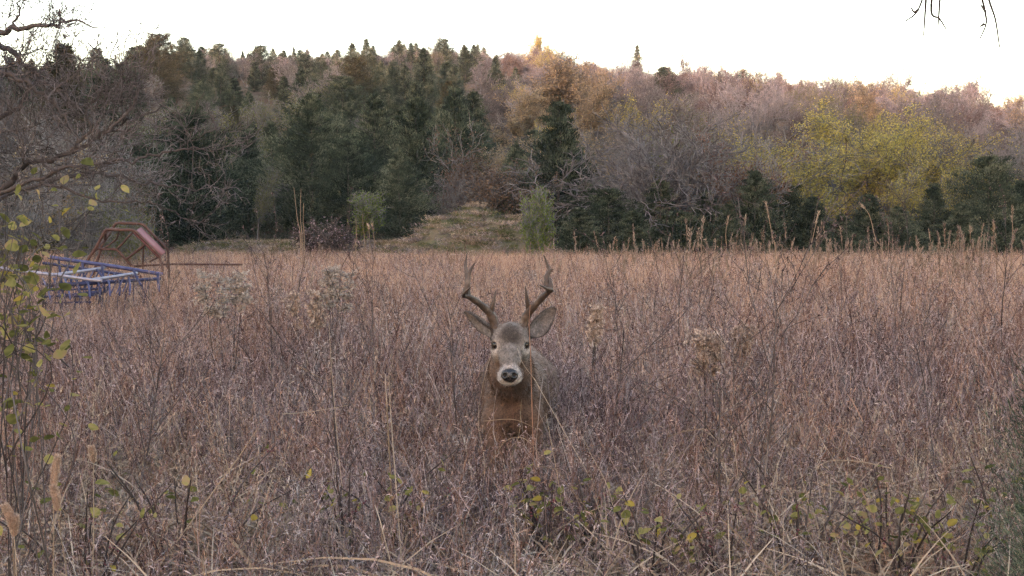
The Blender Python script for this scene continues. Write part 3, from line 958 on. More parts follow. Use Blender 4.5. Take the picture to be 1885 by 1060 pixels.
def wedge(n_per, y0, y1, rng, margin=1.6):
    """random points over the part of the meadow the camera could see, evenly per square metre"""
    wy = 0.4246
    A = (y1 ** 2 - y0 ** 2) * wy + 2 * margin * (y1 - y0)
    n = int(A * n_per)
    y = np.sqrt(rng.rand(n * 2) * (y1 ** 2 - y0 ** 2) + y0 ** 2)
    x = (rng.rand(n * 2) * 2 - 1) * (wy * y1 + margin)
    k = np.abs(x) < wy * y + margin
    # even density: sample uniformly in the box, keep the wedge
    y = y0 + (y1 - y0) * rng.rand(n * 3)
    x = (rng.rand(n * 3) * 2 - 1) * (wy * y1 + margin)
    k = np.abs(x) < wy * y + margin
    x, y = x[k][:n], y[k][:n]
    return x, y


def deer_clear(x, y, tall):
    """True where a plant would stand inside the deer or wholly hide its chest"""
    ux = x - DEER.x - 0.10 * (y - DEER.y)
    return (np.abs(ux) < 0.17) & (y > DEER.y - 0.12) & (y < DEER.y + 1.40)


srng = np.random.RandomState(9)
FORBS = [forb(100 + i) for i in range(5)] + [forb(110 + i, mat='weed_russet', up=1.2, bits=7) for i in range(2)] + [forb(115 + i, mat='weed_grey', stems=7, br=13, up=0.5, bit=0.014) for i in range(2)]
BLUE = [grass(120 + i) for i in range(4)]
PALE = [grass(130 + i, 0.9, 34, 0.12, 0.22, 'pale_grass', 6) for i in range(3)]
THATCH = [thatch(140 + i) for i in range(4)]
TALL = [tall_grass(150 + i) for i in range(4)]


def lay(name, label, dens, sources, hbase, hfun, keep=None, tall=True, jit=0.32, extra=None):
    X, Y = [], []
    for y0, y1, dn in dens:
        x, y = wedge(dn, y0, y1, srng)
        X.append(x)
        Y.append(y)
    if extra is not None:
        X.append(extra[0])
        Y.append(extra[1])
    x, y = np.concatenate(X), np.concatenate(Y)
    k = ~deer_clear(x, y, tall)
    if keep is not None:
        k &= srng.rand(len(x)) < keep(x, y)
    x, y = x[k], y[k]
    n = len(x)
    s = hfun(x, y) / hbase * (1 - jit + 2 * jit * srng.rand(n))
    s = np.where((np.abs(x) < 0.22) & (y > 4.2) & (y < 5.45), s * 0.90, s)
    pxx = CX + F_PX * x / y
    s = np.where((pxx > 70) & (pxx < 320) & (y > 8.5) & (y < 15.6), s * 0.80, s)
    wide = s ** 0.6
    P = np.stack([x, y, ground_h(x, y)], 1)
    rot = np.stack([srng.normal(size=n) * 0.08, srng.normal(size=n) * 0.08, srng.rand(n) * 6.283], 1)
    return scatter(name, label, P, rot, np.stack([wide, wide, s], 1), srng.randint(0, len(sources), n), sources)


def patch(x, y, f=0.35, ph=0.0):
    return 0.5 + 0.25 * (np.sin(x * f + ph + np.sin(y * f * 0.7)) + np.sin(y * f * 1.3 + ph * 2 + x * f * 0.4))


lay('dead_weeds', 'mauve-brown dead branching weeds covering the near meadow', [(1.75, 5, 24), (5, 9, 22), (9, 16, 14), (16, 30, 6), (30, 46, 3)], FORBS, 0.75, veg_h,
    lambda x, y: np.interp(y, [0, 9, 16, 46], [1, 1, 0.8, 0.4]),
    extra=(srng.uniform(-0.32, 0.32, 34), srng.uniform(4.65, 5.32, 34)))
lay('bluestem_grass', 'orange-pink bluestem grass covering the far meadow', [(4, 9, 4), (9, 16, 10), (16, 30, 13), (30, 46, 10)], BLUE, 0.9, veg_h,
    lambda x, y: np.clip(np.interp(y, [0, 6, 11, 20, 46], [0.2, 0.3, 0.6, 0.9, 1]) + 0.5 * (patch(x, y, 0.4) - 0.5), 0, 1))
lay('pale_dry_grass', 'pale straw-coloured dry grass between the weeds', [(1.75, 9, 6), (9, 20, 5), (20, 46, 4)], PALE, 0.9, veg_h,
    lambda x, y: np.clip(patch(x, y, 0.6, 2.0) + 0.35 * (px_of(1, 1) * 0 + (x > 0.25 * y)), 0, 1))
lay('russet_grass', 'orange-brown bunch grass tufts scattered through the weeds', [(2.5, 12, 1.6)], [grass(180 + i, 0.9, 40, 0.06, 0.14, 'weed_russet', 4, 4) for i in range(2)], 0.9, veg_h, lambda x, y: np.clip(1.6 * patch(x, y, 1.1, 4.0) - 0.4, 0, 1))
lay('fallen_grass_stems', 'fallen and leaning pale grass stems in the near weeds', [(1.75, 6, 40), (6, 10, 10)], THATCH, 0.3, lambda x, y: np.full(len(x), 0.42), None, False)
lay('tall_seed_grass', 'tall seeding grass rising above the far right meadow', [(14, 46, 1.1)], TALL, 1.6, lambda x, y: np.where(x > 0.08 * y, 1.40, 1.15),
    lambda x, y: np.where(x > 0.08 * y, 0.30, 0.16), True, 0.32)

# undergrowth of the wood
BRUSH = [bare_tree(160 + i, 2.2, 0.8, 0.009, 1.2, 'twig', (1.5, 1.8, 1.7, 1.3), 2) for i in range(3)]
brush_meshes = []
for tr, cr, sg, tp in BRUSH:
    rb = np.random.RandomState(len(sg))
    brush_meshes.append(segs_to(MB(), sg, rb, (4, 3, 3)).mesh('brush', 'twig'))
bn = 1700
by = np.concatenate([57 + 100 * srng.rand(900), 141 + 16 * srng.rand(800)])
bx = (srng.rand(bn) * 2 - 1) * (0.4246 * by + 5)
kk = ~(((bx / by > -0.26) & (bx / by < 0.03) & (by < 62)) | ((bx / by < -0.02) & (by > 90) & (by < 141)))
bx, by = bx[kk], by[kk]
bn = len(bx)
bs = 0.6 + 0.7 * srng.rand(bn)
scatter('forest_undergrowth', 'grey twiggy undergrowth between the trees of the hill', np.stack([bx, by, ground_h(bx, by)], 1),
        np.stack([np.zeros(bn), np.zeros(bn), srng.rand(bn) * 6.28], 1), np.stack([bs, bs, bs], 1), srng.randint(0, 3, bn), brush_meshes)

# ------------------------------------------------------------------ grassy dirt mound
mc = at(852, 470, 49)
mg = 70
u = np.linspace(-1, 1, mg)
MU, MV = np.meshgrid(u, u)
mr = np.random.RandomState(4)


def mound_z(mu, mv):
    r = np.sqrt(mu ** 2 + mv ** 2)
    ridge = 0.97 * np.clip(1 - (r * 1.02) ** 1.6, 0, 1)
    lump = 0.10 * np.sin(mu * 9 + 1) * np.sin(mv * 8) + 0.07 * np.sin(mu * 17 + mv * 6) + 0.05 * np.sin(mv * 23 - mu * 11)
    skew = 1 + 0.35 * mu
    return 2.55 * (ridge * skew) * (1 + lump) * np.clip((1 - r) * 4, 0, 1)


MZ = mound_z(MU, MV) + mr.normal(size=MU.shape) * 0.03 * (MU ** 2 + MV ** 2 < 0.9)
mm, mnt, mout = new_mat('mound_soil_and_grass')
mp = mnt.nodes.new('ShaderNodeBsdfPrincipled')
mp.inputs['Roughness'].default_value = 0.95
mp.inputs['Specular IOR Level'].default_value = 0.1
mnt.links.new(ramp(mnt, noise(mnt, 0.9, 6, 0.7), [(0.35, (0.19, 0.15, 0.11)), (0.52, (0.145, 0.13, 0.085)), (0.66, (0.10, 0.11, 0.06))]), mp.inputs['Base Color'])
mbp = mnt.nodes.new('ShaderNodeBump')
mbp.inputs['Strength'].default_value = 0.9
mbp.inputs['Distance'].default_value = 0.08
mnt.links.new(noise(mnt, 6.0, 6, 0.7), mbp.inputs['Height'])
mnt.links.new(mbp.outputs['Normal'], mp.inputs['Normal'])
mnt.links.new(mp.outputs[0], mout.inputs['Surface'])
mi = (np.arange(mg - 1)[:, None] * mg + np.arange(mg - 1)[None]).ravel()
mound = link('mound', MB().add(np.stack([MU * 4.8, MV * 3.6, MZ - 0.06], -1).reshape(-1, 3), np.stack([mi, mi + 1, mi + mg + 1, mi + mg], 1), 0.5).mesh('mound', mm, True), None,
             (mc.x, 51.0, gh(mc.x, 51)))
tag(mound, 'low dirt mound with thin grass in front of the dark cedars', None, None, 'structure')
sg = [grass(170 + i, 0.32, 40, 0.14, 0.4, 'weed_grey' if i < 1 else 'pale_grass' if i < 2 else 'leaf_olive', 0, 3, 0.006, 0.012) for i in range(3)]
nm = 900
a1, a2 = mr.rand(nm) * 6.283, np.sqrt(mr.rand(nm)) * 1.0
mu, mv = np.cos(a1) * a2, np.sin(a1) * a2
P = np.stack([mc.x + mu * 4.8, 51 + mv * 3.6, gh(mc.x, 51) + mound_z(mu, mv) - 0.05], 1)
# short grass of the shaded clearing beside the mound
nc = 1500
cx_ = -14.5 + 15.5 * mr.rand(nc)
cy_ = 46.5 + 11 * mr.rand(nc)
P = np.concatenate([P, np.stack([cx_, cy_, ground_h(cx_, cy_)], 1)])
n2 = len(P)
ss = 0.5 + 0.7 * mr.rand(n2)
scatter('short_grass', 'short thin grass on the mound and the shaded clearing beside it', P, np.stack([np.zeros(n2), np.zeros(n2), mr.rand(n2) * 6.28], 1),
        np.stack([ss * 1.5, ss * 1.5, ss], 1), mr.randint(0, 3, n2), sg)
for i, (px, py, L, az, lab) in enumerate([(858, 432, 1.3, 0.5, 'pale stick lying on the left face of the mound'), (905, 428, 1.0, -0.4, 'pale stick lying on the right face of the mound'),
                                          (815, 452, 1.6, 0.2, 'long pale stick at the left foot of the mound'), (935, 452, 0.8, 0.9, 'short stick at the right foot of the mound')]):
    p = at(px, py, 48.2)
    mu_, mv_ = (p.x - mc.x) / 4.8, (48.2 - 51) / 3.6
    z = gh(p.x, 48) + max(0.0, float(mound_z(np.array(mu_), np.array(mv_)))) + 0.02
    mb = MB()
    q = np.array([[-L / 2, 0, 0], [-L / 6, 0.05, 0.05], [L / 6, 0, 0.06], [L / 2, 0.03, 0.02]])
    pipe(mb, q, [0.035, 0.035, 0.03, 0.018], 6)
    o = link('fallen_stick', mb.mesh('fallen_stick', 'twig_pale'), None, (p.x, 48.2, z))
    o.rotation_euler = (0, 0.1, az)
    tag(o, lab, 'stick', 'sticks on the mound')

# ------------------------------------------------------------------ the deer


def surface_nets(f, xs, ys, zs):
    """smooth closed surface of f < 0 on a (possibly uneven) grid"""
    s = f < 0
    c = [s[i:i + s.shape[0] - 1, j:j + s.shape[1] - 1, k:k + s.shape[2] - 1] for i in (0, 1) for j in (0, 1) for k in (0, 1)]
    tot = sum(q.astype(np.int8) for q in c)
    cell = (tot > 0) & (tot < 8)
    I, J, K = np.nonzero(cell)
    vid = -np.ones(cell.shape, np.int64)
    vid[I, J, K] = np.arange(len(I))
    acc = np.zeros((len(I), 3))
    cnt = np.zeros(len(I))
    ax = (xs, ys, zs)
    for a in range(3):
        for o1 in (0, 1):
            for o2 in (0, 1):
                off0 = [0, 0, 0]
                b, d = [q for q in range(3) if q != a]
                off0[b], off0[d] = o1, o2
                off1 = list(off0)
                off1[a] = 1
                i0 = (I + off0[0], J + off0[1], K + off0[2])
                i1 = (I + off1[0], J + off1[1], K + off1[2])
                f0, f1 = f[i0], f[i1]
                m = (f0 < 0) != (f1 < 0)
                t = np.where(m, f0 / np.where(m, f0 - f1, 1), 0)
                for q in range(3):
                    p = ax[q][i0[q]] + t * (ax[q][i1[q]] - ax[q][i0[q]])
                    acc[:, q] += np.where(m, p, 0)
                cnt += m
    v = acc / cnt[:, None]
    F = []
    for a in range(3):
        b, d = (a + 1) % 3, (a + 2) % 3
        sl0 = [slice(None)] * 3
        sl1 = [slice(None)] * 3
        sl0[a], sl1[a] = slice(0, -1), slice(1, None)
        e = s[tuple(sl0)] != s[tuple(sl1)]
        idx = np.nonzero(e)
        idx = [np.array(q) for q in idx]
        ok = np.ones(len(idx[0]), bool)
        for q in (b, d):
            ok &= (idx[q] > 0) & (idx[q] < cell.shape[q])
        ok &= idx[a] < cell.shape[a]
        idx = [q[ok] for q in idx]
        inside0 = s[tuple(idx)]
        quad = []
        for db, dd in ((-1, -1), (0, -1), (0, 0), (-1, 0)):
            j = list(idx)
            j[b] = idx[b] + db
            j[d] = idx[d] + dd
            quad.append(vid[tuple(j)])
        q = np.stack(quad, 1)
        q = np.where(inside0[:, None], q, q[:, ::-1])
        F.append(q)
    return v, np.concatenate(F)


HEADY = DEER.y - 0.27          # distance of the eyes
DA = math.radians(2.0)


def Bp(s, lat, z):
    """point on the body: s metres behind the chest, lat to the side (viewer's right), height z; deer-local"""
    return np.array([s * math.sin(DA) + lat * math.cos(DA), s * math.cos(DA) - lat * math.sin(DA), z])


xs = axis([(-0.26, -0.23, 0.008), (-0.23, 0.22, 0.0048), (0.22, 0.52, 0.010)])
ys = axis([(-0.47, -0.10, 0.0048), (-0.10, 0.10, 0.008), (0.10, 1.52, 0.012)])
zs = axis([(-0.02, 0.10, 0.007), (0.10, 0.70, 0.011), (0.70, 0.78, 0.008), (0.78, 1.19, 0.0048)])
GXd, GYd, GZd = np.meshgrid(xs.astype(np.float32), ys.astype(np.float32), zs.astype(np.float32), indexing='ij')
field = np.full(GXd.shape, 1.0, np.float32)


def sub_slice(lo, hi):
    r = []
    for a, q in zip((xs, ys, zs), range(3)):
        i0 = max(0, np.searchsorted(a, lo[q]) - 1)
        i1 = min(len(a), np.searchsorted(a, hi[q]) + 1)
        r.append(slice(i0, i1))
    return tuple(r)


def smin(a, b, k):
    h = np.clip(0.5 + 0.5 * (b - a) / k, 0, 1)
    return b * (1 - h) + a * h - k * h * (1 - h)


def blob(a, b, ra, rb, k=0.04, sq=(1, 1, 1), sub=False):
    """tapered capsule blended into the field (sq: axis squash)"""
    a, b = np.asarray(a, np.float32), np.asarray(b, np.float32)
    m = max(ra, rb) * max(1 / min(sq), 1) + k + 0.05
    sl = sub_slice(np.minimum(a, b) - m, np.maximum(a, b) + m)
    X, Y, Z = GXd[sl], GYd[sl], GZd[sl]
    ab = b - a
    L2 = float(ab @ ab)
    if L2 < 1e-9:
        t = np.zeros(X.shape, np.float32)
    else:
        t = np.clip(((X - a[0]) * ab[0] + (Y - a[1]) * ab[1] + (Z - a[2]) * ab[2]) / L2, 0, 1)
    d = np.sqrt(((X - a[0] - t * ab[0]) * sq[0]) ** 2 + ((Y - a[1] - t * ab[1]) * sq[1]) ** 2 + ((Z - a[2] - t * ab[2]) * sq[2]) ** 2) - (ra + (rb - ra) * t)
    if sub:
        field[sl] = -smin(-field[sl], d, k)
    else:
        field[sl] = smin(field[sl], d, k)


def loc(px, py, y):
    p = at(px, py, y)
    return np.array([p.x - DEER.x, p.y - DEER.y, p.z])


# trunk
blob(Bp(0.24, 0, 0.635), Bp(0.72, 0, 0.640), 0.138, 0.150, 0.05)
blob(Bp(0.72, 0, 0.640), Bp(0.98, 0, 0.665), 0.158, 0.140, 0.06)
blob(Bp(0.98, 0, 0.665), Bp(1.16, 0, 0.685), 0.145, 0.138, 0.06)
blob(Bp(1.16, 0, 0.685), Bp(1.27, 0, 0.68), 0.130, 0.090, 0.06)
blob(Bp(0.10, 0, 0.60), Bp(0.30, 0, 0.56), 0.080, 0.100, 0.05)
blob(Bp(0.24, 0, 0.755), Bp(0.60, 0, 0.745), 0.070, 0.066, 0.07)
for sd in (-1, 1):
    blob(Bp(0.30, sd * 0.065, 0.74), Bp(0.13, sd * 0.072, 0.56), 0.060, 0.058, 0.035)
    blob(Bp(1.02, sd * 0.085, 0.67), Bp(1.10, sd * 0.105, 0.58), 0.10, 0.088, 0.06)
# neck, thick in autumn
blob(Bp(0.20, 0, 0.67), np.array([-0.004, -0.03, 0.81]), 0.100, 0.088, 0.05)
blob(np.array([-0.004, -0.03, 0.81]), np.array([-0.004, -0.175, 0.925]), 0.095, 0.074, 0.05)
# legs: (shoulder, knee, fetlock, hoof)
for sd, kn, ft in ((-1, 0.03, -0.06), (1, 0.10, 0.14)):
    l0, l1 = sd * 0.080, sd * 0.072
    blob(Bp(0.15, l0, 0.56), Bp(kn, l1, 0.315), 0.068, 0.030, 0.04)
    blob(Bp(kn, l1, 0.315), Bp(ft, l1, 0.085), 0.029, 0.019, 0.015)
    blob(Bp(kn - 0.008, l1, 0.315), Bp(kn - 0.008, l1, 0.305), 0.032, 0.030, 0.02)
    blob(Bp(ft, l1, 0.085), Bp(ft - 0.03, l1, 0.03), 0.024, 0.026, 0.015)
    for e in (-1, 1):
        blob(Bp(ft - 0.035, l1 + e * 0.015, 0.03), Bp(ft - 0.07, l1 + e * 0.013, 0.010), 0.019, 0.011, 0.006)
for sd, st, hk, ft in ((-1, 0.98, 1.26, 1.20), (1, 0.90, 1.10, 1.00)):
    l0, l1 = sd * 0.115, sd * 0.09
    blob(Bp(1.10, l0, 0.64), Bp(st, l0, 0.49), 0.105, 0.070, 0.05)
    blob(Bp(st, l0, 0.49), Bp(hk, l1, 0.33), 0.066, 0.030, 0.04)
    blob(Bp(hk, l1, 0.33), Bp(ft, l1, 0.085), 0.029, 0.020, 0.015)
    blob(Bp(ft, l1, 0.085), Bp(ft - 0.03, l1, 0.03), 0.024, 0.026, 0.015)
    for e in (-1, 1):
        blob(Bp(ft - 0.035, l1 + e * 0.015, 0.03), Bp(ft - 0.07, l1 + e * 0.013, 0.010), 0.019, 0.011, 0.006)
blob(Bp(1.33, 0, 0.73), Bp(1.39, 0, 0.57), 0.035, 0.028, 0.03)
# head
HX = -0.006
EYE_L, EYE_R = loc(914.5, 635, HEADY + 0.012), loc(964.5, 635, HEADY + 0.012)
NOSE = loc(938, 691, HEADY - 0.135)
CROWN = loc(940, 621, HEADY + 0.045)
BROW = loc(940, 632, HEADY + 0.010)
MID = loc(939, 660, HEADY - 0.060)
blob(CROWN, CROWN + np.array([0, 0.05, -0.02]), 0.066, 0.070, 0.04, (1, 1, 1.0))
blob(BROW + np.array([-0.030, 0.012, 0.004]), BROW + np.array([0.030, 0.012, 0.004]), 0.050, 0.050, 0.03)
for e in (EYE_L, EYE_R):
    sd = -1 if e is EYE_L else 1
    blob(e + np.array([-sd * 0.010, 0.010, 0.016]), e + np.array([-sd * 0.018, 0.035, 0.006]), 0.024, 0.030, 0.02)
    blob(e + np.array([-sd * 0.014, 0.02, -0.035]), e + np.array([-sd * 0.022, 0.06, -0.075]), 0.036, 0.038, 0.03)
blob(BROW + np.array([0, 0.0, -0.012]), MID, 0.052, 0.040, 0.03)
blob(MID, NOSE + np.array([0, 0.030, 0.002]), 0.042, 0.037, 0.025)
blob(NOSE + np.array([-0.017, 0.024, -0.004]), NOSE + np.array([0.017, 0.024, -0.004]), 0.033, 0.033, 0.018)
blob(NOSE + np.array([0, 0.035, -0.026]), NOSE + np.array([0, 0.17, -0.022]), 0.020, 0.050, 0.02)
for sd in (-1, 1):
    blob(NOSE + np.array([sd * 0.027, 0.035, -0.012]), NOSE + np.array([sd * 0.034, 0.085, -0.002]), 0.023, 0.028, 0.018)
for px_, qx_ in ((918, 913), (957, 961)):
    blob(loc(px_, 612, HEADY + 0.05), loc(qx_, 603, HEADY + 0.055), 0.024, 0.0205, 0.02)
# eye sockets and mouth line
for e in (EYE_L, EYE_R):
    blob(e + np.array([0, -0.012, 0]), e + np.array([0, -0.012, 0]), 0.016, 0.016, 0.008, sub=True)
for sd in (-1, 1):
    blob(NOSE + np.array([sd * 0.006, 0.006, -0.030]), NOSE + np.array([sd * 0.036, 0.055, -0.024]), 0.0035, 0.0035, 0.004, sub=True)


def ear(base, tip, wide, front, cup):
    """cupped leaf-shaped ear: shell between two ellipsoids; front = direction the cup opens to"""
    base, tip = np.asarray(base, float), np.asarray(tip, float)
    ax = tip - base
    L = np.linalg.norm(ax)
    ax /= L
    fr = np.asarray(front, float)
    fr = fr - ax * (fr @ ax)
    fr /= np.linalg.norm(fr)
    sd = np.cross(ax, fr)
    c = (base + tip) / 2
    m = L * 0.6 + 0.03
    sl = sub_slice(c - m, c + m)
    P = np.stack([GXd[sl], GYd[sl], GZd[sl]], -1) - c.astype(np.float32)
    u = (P @ ax) / (L * 0.52)
    v = (P @ sd)
    w = (P @ fr)
    hw = wide * np.sqrt(np.clip(1 - u ** 2, 0, 1)) * (1 - 0.30 * u) + 1e-4
    w0 = cup * (v / wide) ** 2 * 1.0 - cup * 0.5 * (1 - u ** 2)           # the shell bows back in the middle
    th = 0.0062
    d_sheet = np.abs(w - w0) - th
    d_edge = np.maximum(np.abs(v) - hw, (np.abs(u) - 1) * L * 0.52)
    d = np.maximum(d_sheet, d_edge).astype(np.float32)
    field[sl] = smin(field[sl], d, 0.008)
    return c, ax, fr, sd, L, wide


EAR_R = ear(loc(977, 617, HEADY + 0.065), loc(1021, 566, HEADY + 0.085), 0.042, (0.25, -1, -0.15), 0.034)
EAR_L = ear(loc(908, 612, HEADY + 0.065), loc(855, 574, HEADY + 0.10), 0.036, (-0.35, -0.60, -0.75), 0.030)
for b_, t_ in ((loc(968, 620, HEADY + 0.06), loc(986, 606, HEADY + 0.07)), (loc(914, 620, HEADY + 0.06), loc(898, 607, HEADY + 0.075))):
    blob(b_, t_, 0.024, 0.015, 0.02)

dv, df = surface_nets(field, xs, ys, zs)
# relax the surface a little
for _ in range(2):
    acc = np.zeros_like(dv)
    cn = np.zeros(len(dv))
    for q in range(4):
        a_, b_ = df[:, q], df[:, (q + 1) % 4]
        np.add.at(acc, a_, dv[b_])
        np.add.at(acc, b_, dv[a_])
        np.add.at(cn, a_, 1)
        np.add.at(cn, b_, 1)
    dv = dv * 0.5 + acc / np.maximum(cn, 1)[:, None] * 0.5

# coat colour, as the animal wears it
fn = np.cross(dv[df[:, 1]] - dv[df[:, 0]], dv[df[:, 2]] - dv[df[:, 0]])
vn = np.zeros_like(dv)
for q in range(4):
    np.add.at(vn, df[:, q], fn)
vn = norm(vn)


def coat(p, n):
    rng = np.random.RandomState(1)
    N = len(p)

    def dist(c):
        return np.linalg.norm(p - np.asarray(c)[None], axis=1)

    def blend(col, new, w):
        w = np.clip(w, 0, 1)[:, None]
        return col * (1 - w) + np.asarray(new)[None] * w
    col = np.tile(np.array([0.150, 0.098, 0.070]), (N, 1))
    x, y, z = p[:, 0], p[:, 1], p[:, 2]
    col = blend(col, (0.165, 0.108, 0.078), sstep(0.70, 0.9, z) * (y > 0.15))
    # chest and neck front: warmer brown
    col = blend(col, (0.082, 0.048, 0.033), sstep(0.20, -0.02, y) * sstep(0.84, 0.74, z))
    col = blend(col, (0.60, 0.55, 0.50), sstep(0.52, 0.47, z) * sstep(0.4, 0.7, y) * (n[:, 2] < -0.3))
    col = blend(col, (0.17, 0.112, 0.075), sstep(0.40, 0.30, z))
    col = blend(col, (0.045, 0.038, 0.035), sstep(0.055, 0.04, z))
    head = (y < -0.08) & (z > 0.78)
    hd = head.astype(float)
    # grey-brown face, darker crown
    col = blend(col, (0.205, 0.180, 0.165), hd * sstep(0.86, 0.90, z))
    col = blend(col, (0.055, 0.044, 0.037), hd * sstep(0.065, 0.03, dist(CROWN + np.array([0, -0.055, 0.010]))) * 0.9)
    col = blend(col, (0.185, 0.170, 0.160), hd * sstep(0.055, 0.02, np.abs(x - MID[0]) + 0.6 * np.abs(z - MID[2])) * 0.8)
    # white: ring behind the nose, chin, throat, eye rings
    dn = dist(NOSE)
    col = blend(col, (0.36, 0.335, 0.325), hd * sstep(0.066, 0.044, dn + 0.25 * np.abs(z - NOSE[2]) * (np.abs(x - NOSE[0]) < 0.012)))
    col = blend(col, (0.44, 0.41, 0.385), hd * sstep(NOSE[2] - 0.012, NOSE[2] - 0.028, z) * sstep(0.20, 0.13, dn))
    col = blend(col, (0.10, 0.075, 0.06), hd * sstep(0.020, 0.010, dist(NOSE + np.array([0, 0.035, -0.045])) * 0 + dist(NOSE + np.array([0.03, 0.05, -0.028]))) * 0.5)
    col = blend(col, (0.018, 0.015, 0.014), hd * sstep(0.036, 0.028, dist(NOSE + np.array([0, -0.006, 0]))))
    for e in (EYE_L, EYE_R):
        de = dist(e)
        col = blend(col, (0.42, 0.385, 0.36), hd * sstep(0.050, 0.032, de) * (0.55 + 0.45 * np.clip((e[2] - z) / 0.02, -1, 1)))
        col = blend(col, (0.03, 0.022, 0.018), hd * sstep(0.0295, 0.0225, de))
    # ears: pale grey inside, dark rim and back edge
    for (c, ax, fr, sd_, L, wd) in (EAR_R, EAR_L):
        q = p - c
        u = q @ ax / (L * 0.52)
        v = q @ sd_
        w = q @ fr
        m = ((np.abs(u) < 1.15) & (np.abs(v) < wd * 1.25) & (np.abs(w) < 0.05)).astype(float) * (n @ fr * 0 + 1) * (np.abs(x - HX) > 0.075)
        hw = wd * np.sqrt(np.clip(1 - u ** 2, 0, 1)) * (1 - 0.30 * u) + 1e-4
        col = blend(col, (0.13, 0.10, 0.08), m * (n @ fr < 0.0))
        col = blend(col, (0.165, 0.150, 0.148), m * (n @ fr > 0.15))
        col = blend(col, (0.16, 0.125, 0.105), m * (n @ fr > 0.15) * sstep(0.2, 0.9, u) * 0.7)
        col = blend(col, (0.05, 0.04, 0.035), m * sstep(0.78, 0.97, np.maximum(np.abs(v) / hw, np.abs(u) * (u > 0))))
    return np.clip(col, 0.01, 1)


def color_mesh(name, v, f, col, mat, smooth=True):
    f = np.asarray(f)
    me = bpy.data.meshes.new(name)
    me.vertices.add(len(v))
    me.vertices.foreach_set('co', np.asarray(v, np.float32).ravel())
    me.loops.add(f.size)
    me.loops.foreach_set('vertex_index', f.ravel().astype(np.int32))
    me.polygons.add(len(f))
    me.polygons.foreach_set('loop_start', (np.arange(len(f)) * f.shape[1]).astype(np.int32))
    a = me.attributes.new('coat', 'FLOAT_COLOR', 'POINT')
    a.data.foreach_set('color', np.concatenate([col, np.ones((len(col), 1))], 1).astype(np.float32).ravel())
    me.update(calc_edges=True)
    if smooth:
        me.polygons.foreach_set('use_smooth', np.ones(len(f), bool))
    me.materials.append(mat)
    me.validate()
    return me


fm, fnt, fout = new_mat('deer_coat')
fp = fnt.nodes.new('ShaderNodeBsdfPrincipled')
fa = fnt.nodes.new('ShaderNodeAttribute')
fa.attribute_name = 'coat'
fmix = fnt.nodes.new('ShaderNodeMix')
fmix.data_type = 'RGBA'
fmix.blend_type = 'MULTIPLY'
fmix.inputs[0].default_value = 1.0
fnt.links.new(fa.outputs['Color'], fmix.inputs[6])
fnt.links.new(ramp(fnt, noise(fnt, 120.0, 4, 0.7), [(0.28, (0.42, 0.40, 0.38)), (0.5, (0.95, 0.95, 0.95)), (0.72, (1.5, 1.48, 1.45))]), fmix.inputs[7])
fmix2 = fnt.nodes.new('ShaderNodeMix')
fmix2.data_type = 'RGBA'
fmix2.blend_type = 'MULTIPLY'
fmix2.inputs[0].default_value = 1.0
fnt.links.new(fmix.outputs[2], fmix2.inputs[6])
fnt.links.new(ramp(fnt, noise(fnt, 22.0, 5, 0.7), [(0.3, (0.55, 0.53, 0.51)), (0.7, (1.42, 1.40, 1.36))]), fmix2.inputs[7])
fnt.links.new(fmix2.outputs[2], fp.inputs['Base Color'])
fp.inputs['Roughness'].default_value = 0.8
fp.inputs['Specular IOR Level'].default_value = 0.15
fp.inputs['Sheen Weight'].default_value = 0.15
fbp = fnt.nodes.new('ShaderNodeBump')
fbp.inputs['Strength'].default_value = 0.5
fbp.inputs['Distance'].default_value = 0.004
fnt.links.new(noise(fnt, 160.0, 3), fbp.inputs['Height'])
fnt.links.new(fbp.outputs['Normal'], fp.inputs['Normal'])
fnt.links.new(fp.outputs[0], fout.inputs['Surface'])

dcol = coat(dv, vn)
deer = link('deer', color_mesh('deer', dv, df, dcol, fm), None, DEER)
tag(deer, 'antlered buck deer facing the camera, standing chest-deep in dead weeds', 'deer')

# short coat hairs
hr = np.random.RandomState(2)
area = np.linalg.norm(fn, axis=1)
nh = 70000
wgt = area * np.where((dv[df[:, 0], 2] > 0.78) & (dv[df[:, 0], 1] < -0.05), 2.5, 1.0)
fi = hr.choice(len(df), nh, p=wgt / wgt.sum())
bw = hr.rand(nh, 4)
bw /= bw.sum(1, keepdims=True)
hp = (dv[df[fi]] * bw[..., None]).sum(1)
hn = norm(vn[df[fi]].mean(1))
hc = dcol[df[fi, 0]] * (0.45 + 1.1 * hr.rand(nh, 1) ** 1.5)
headm = (hp[:, 1] < -0.08) & (hp[:, 2] > 0.78)
comb = np.where(headm[:, None], np.array([[0, 0.6, 0.8]]), np.array([[0.05, 0.75, -0.65]]))
hd_ = norm(hn * 0.55 + comb * 0.8 + hr.normal(size=(nh, 3)) * 0.25)
hl = np.where(headm, 0.007, np.where((hp[:, 1] < 0.22) & (hp[:, 2] > 0.5), 0.022, 0.014)) * (0.6 + 0.8 * hr.rand(nh))
skip = (hp[:, 2] < 0.06) | (np.linalg.norm(hp - EYE_L, axis=1) < 0.02) | (np.linalg.norm(hp - EYE_R, axis=1) < 0.02) | (np.linalg.norm(hp - NOSE, axis=1) < 0.03)
hp, hn, hc, hd_, hl = [q[~skip] for q in (hp, hn, hc, hd_, hl)]
nh = len(hp)
sdv = norm(np.cross(hd_, hr.normal(size=(nh, 3)))) * 0.0007
hv = np.stack([hp - sdv, hp + sdv, hp + hd_ * hl[:, None]], 1).reshape(-1, 3)
link('fur', color_mesh('fur', hv, np.arange(nh * 3).reshape(-1, 3), np.repeat(np.clip(hc, 0, 1), 3, 0), fm, False), deer)

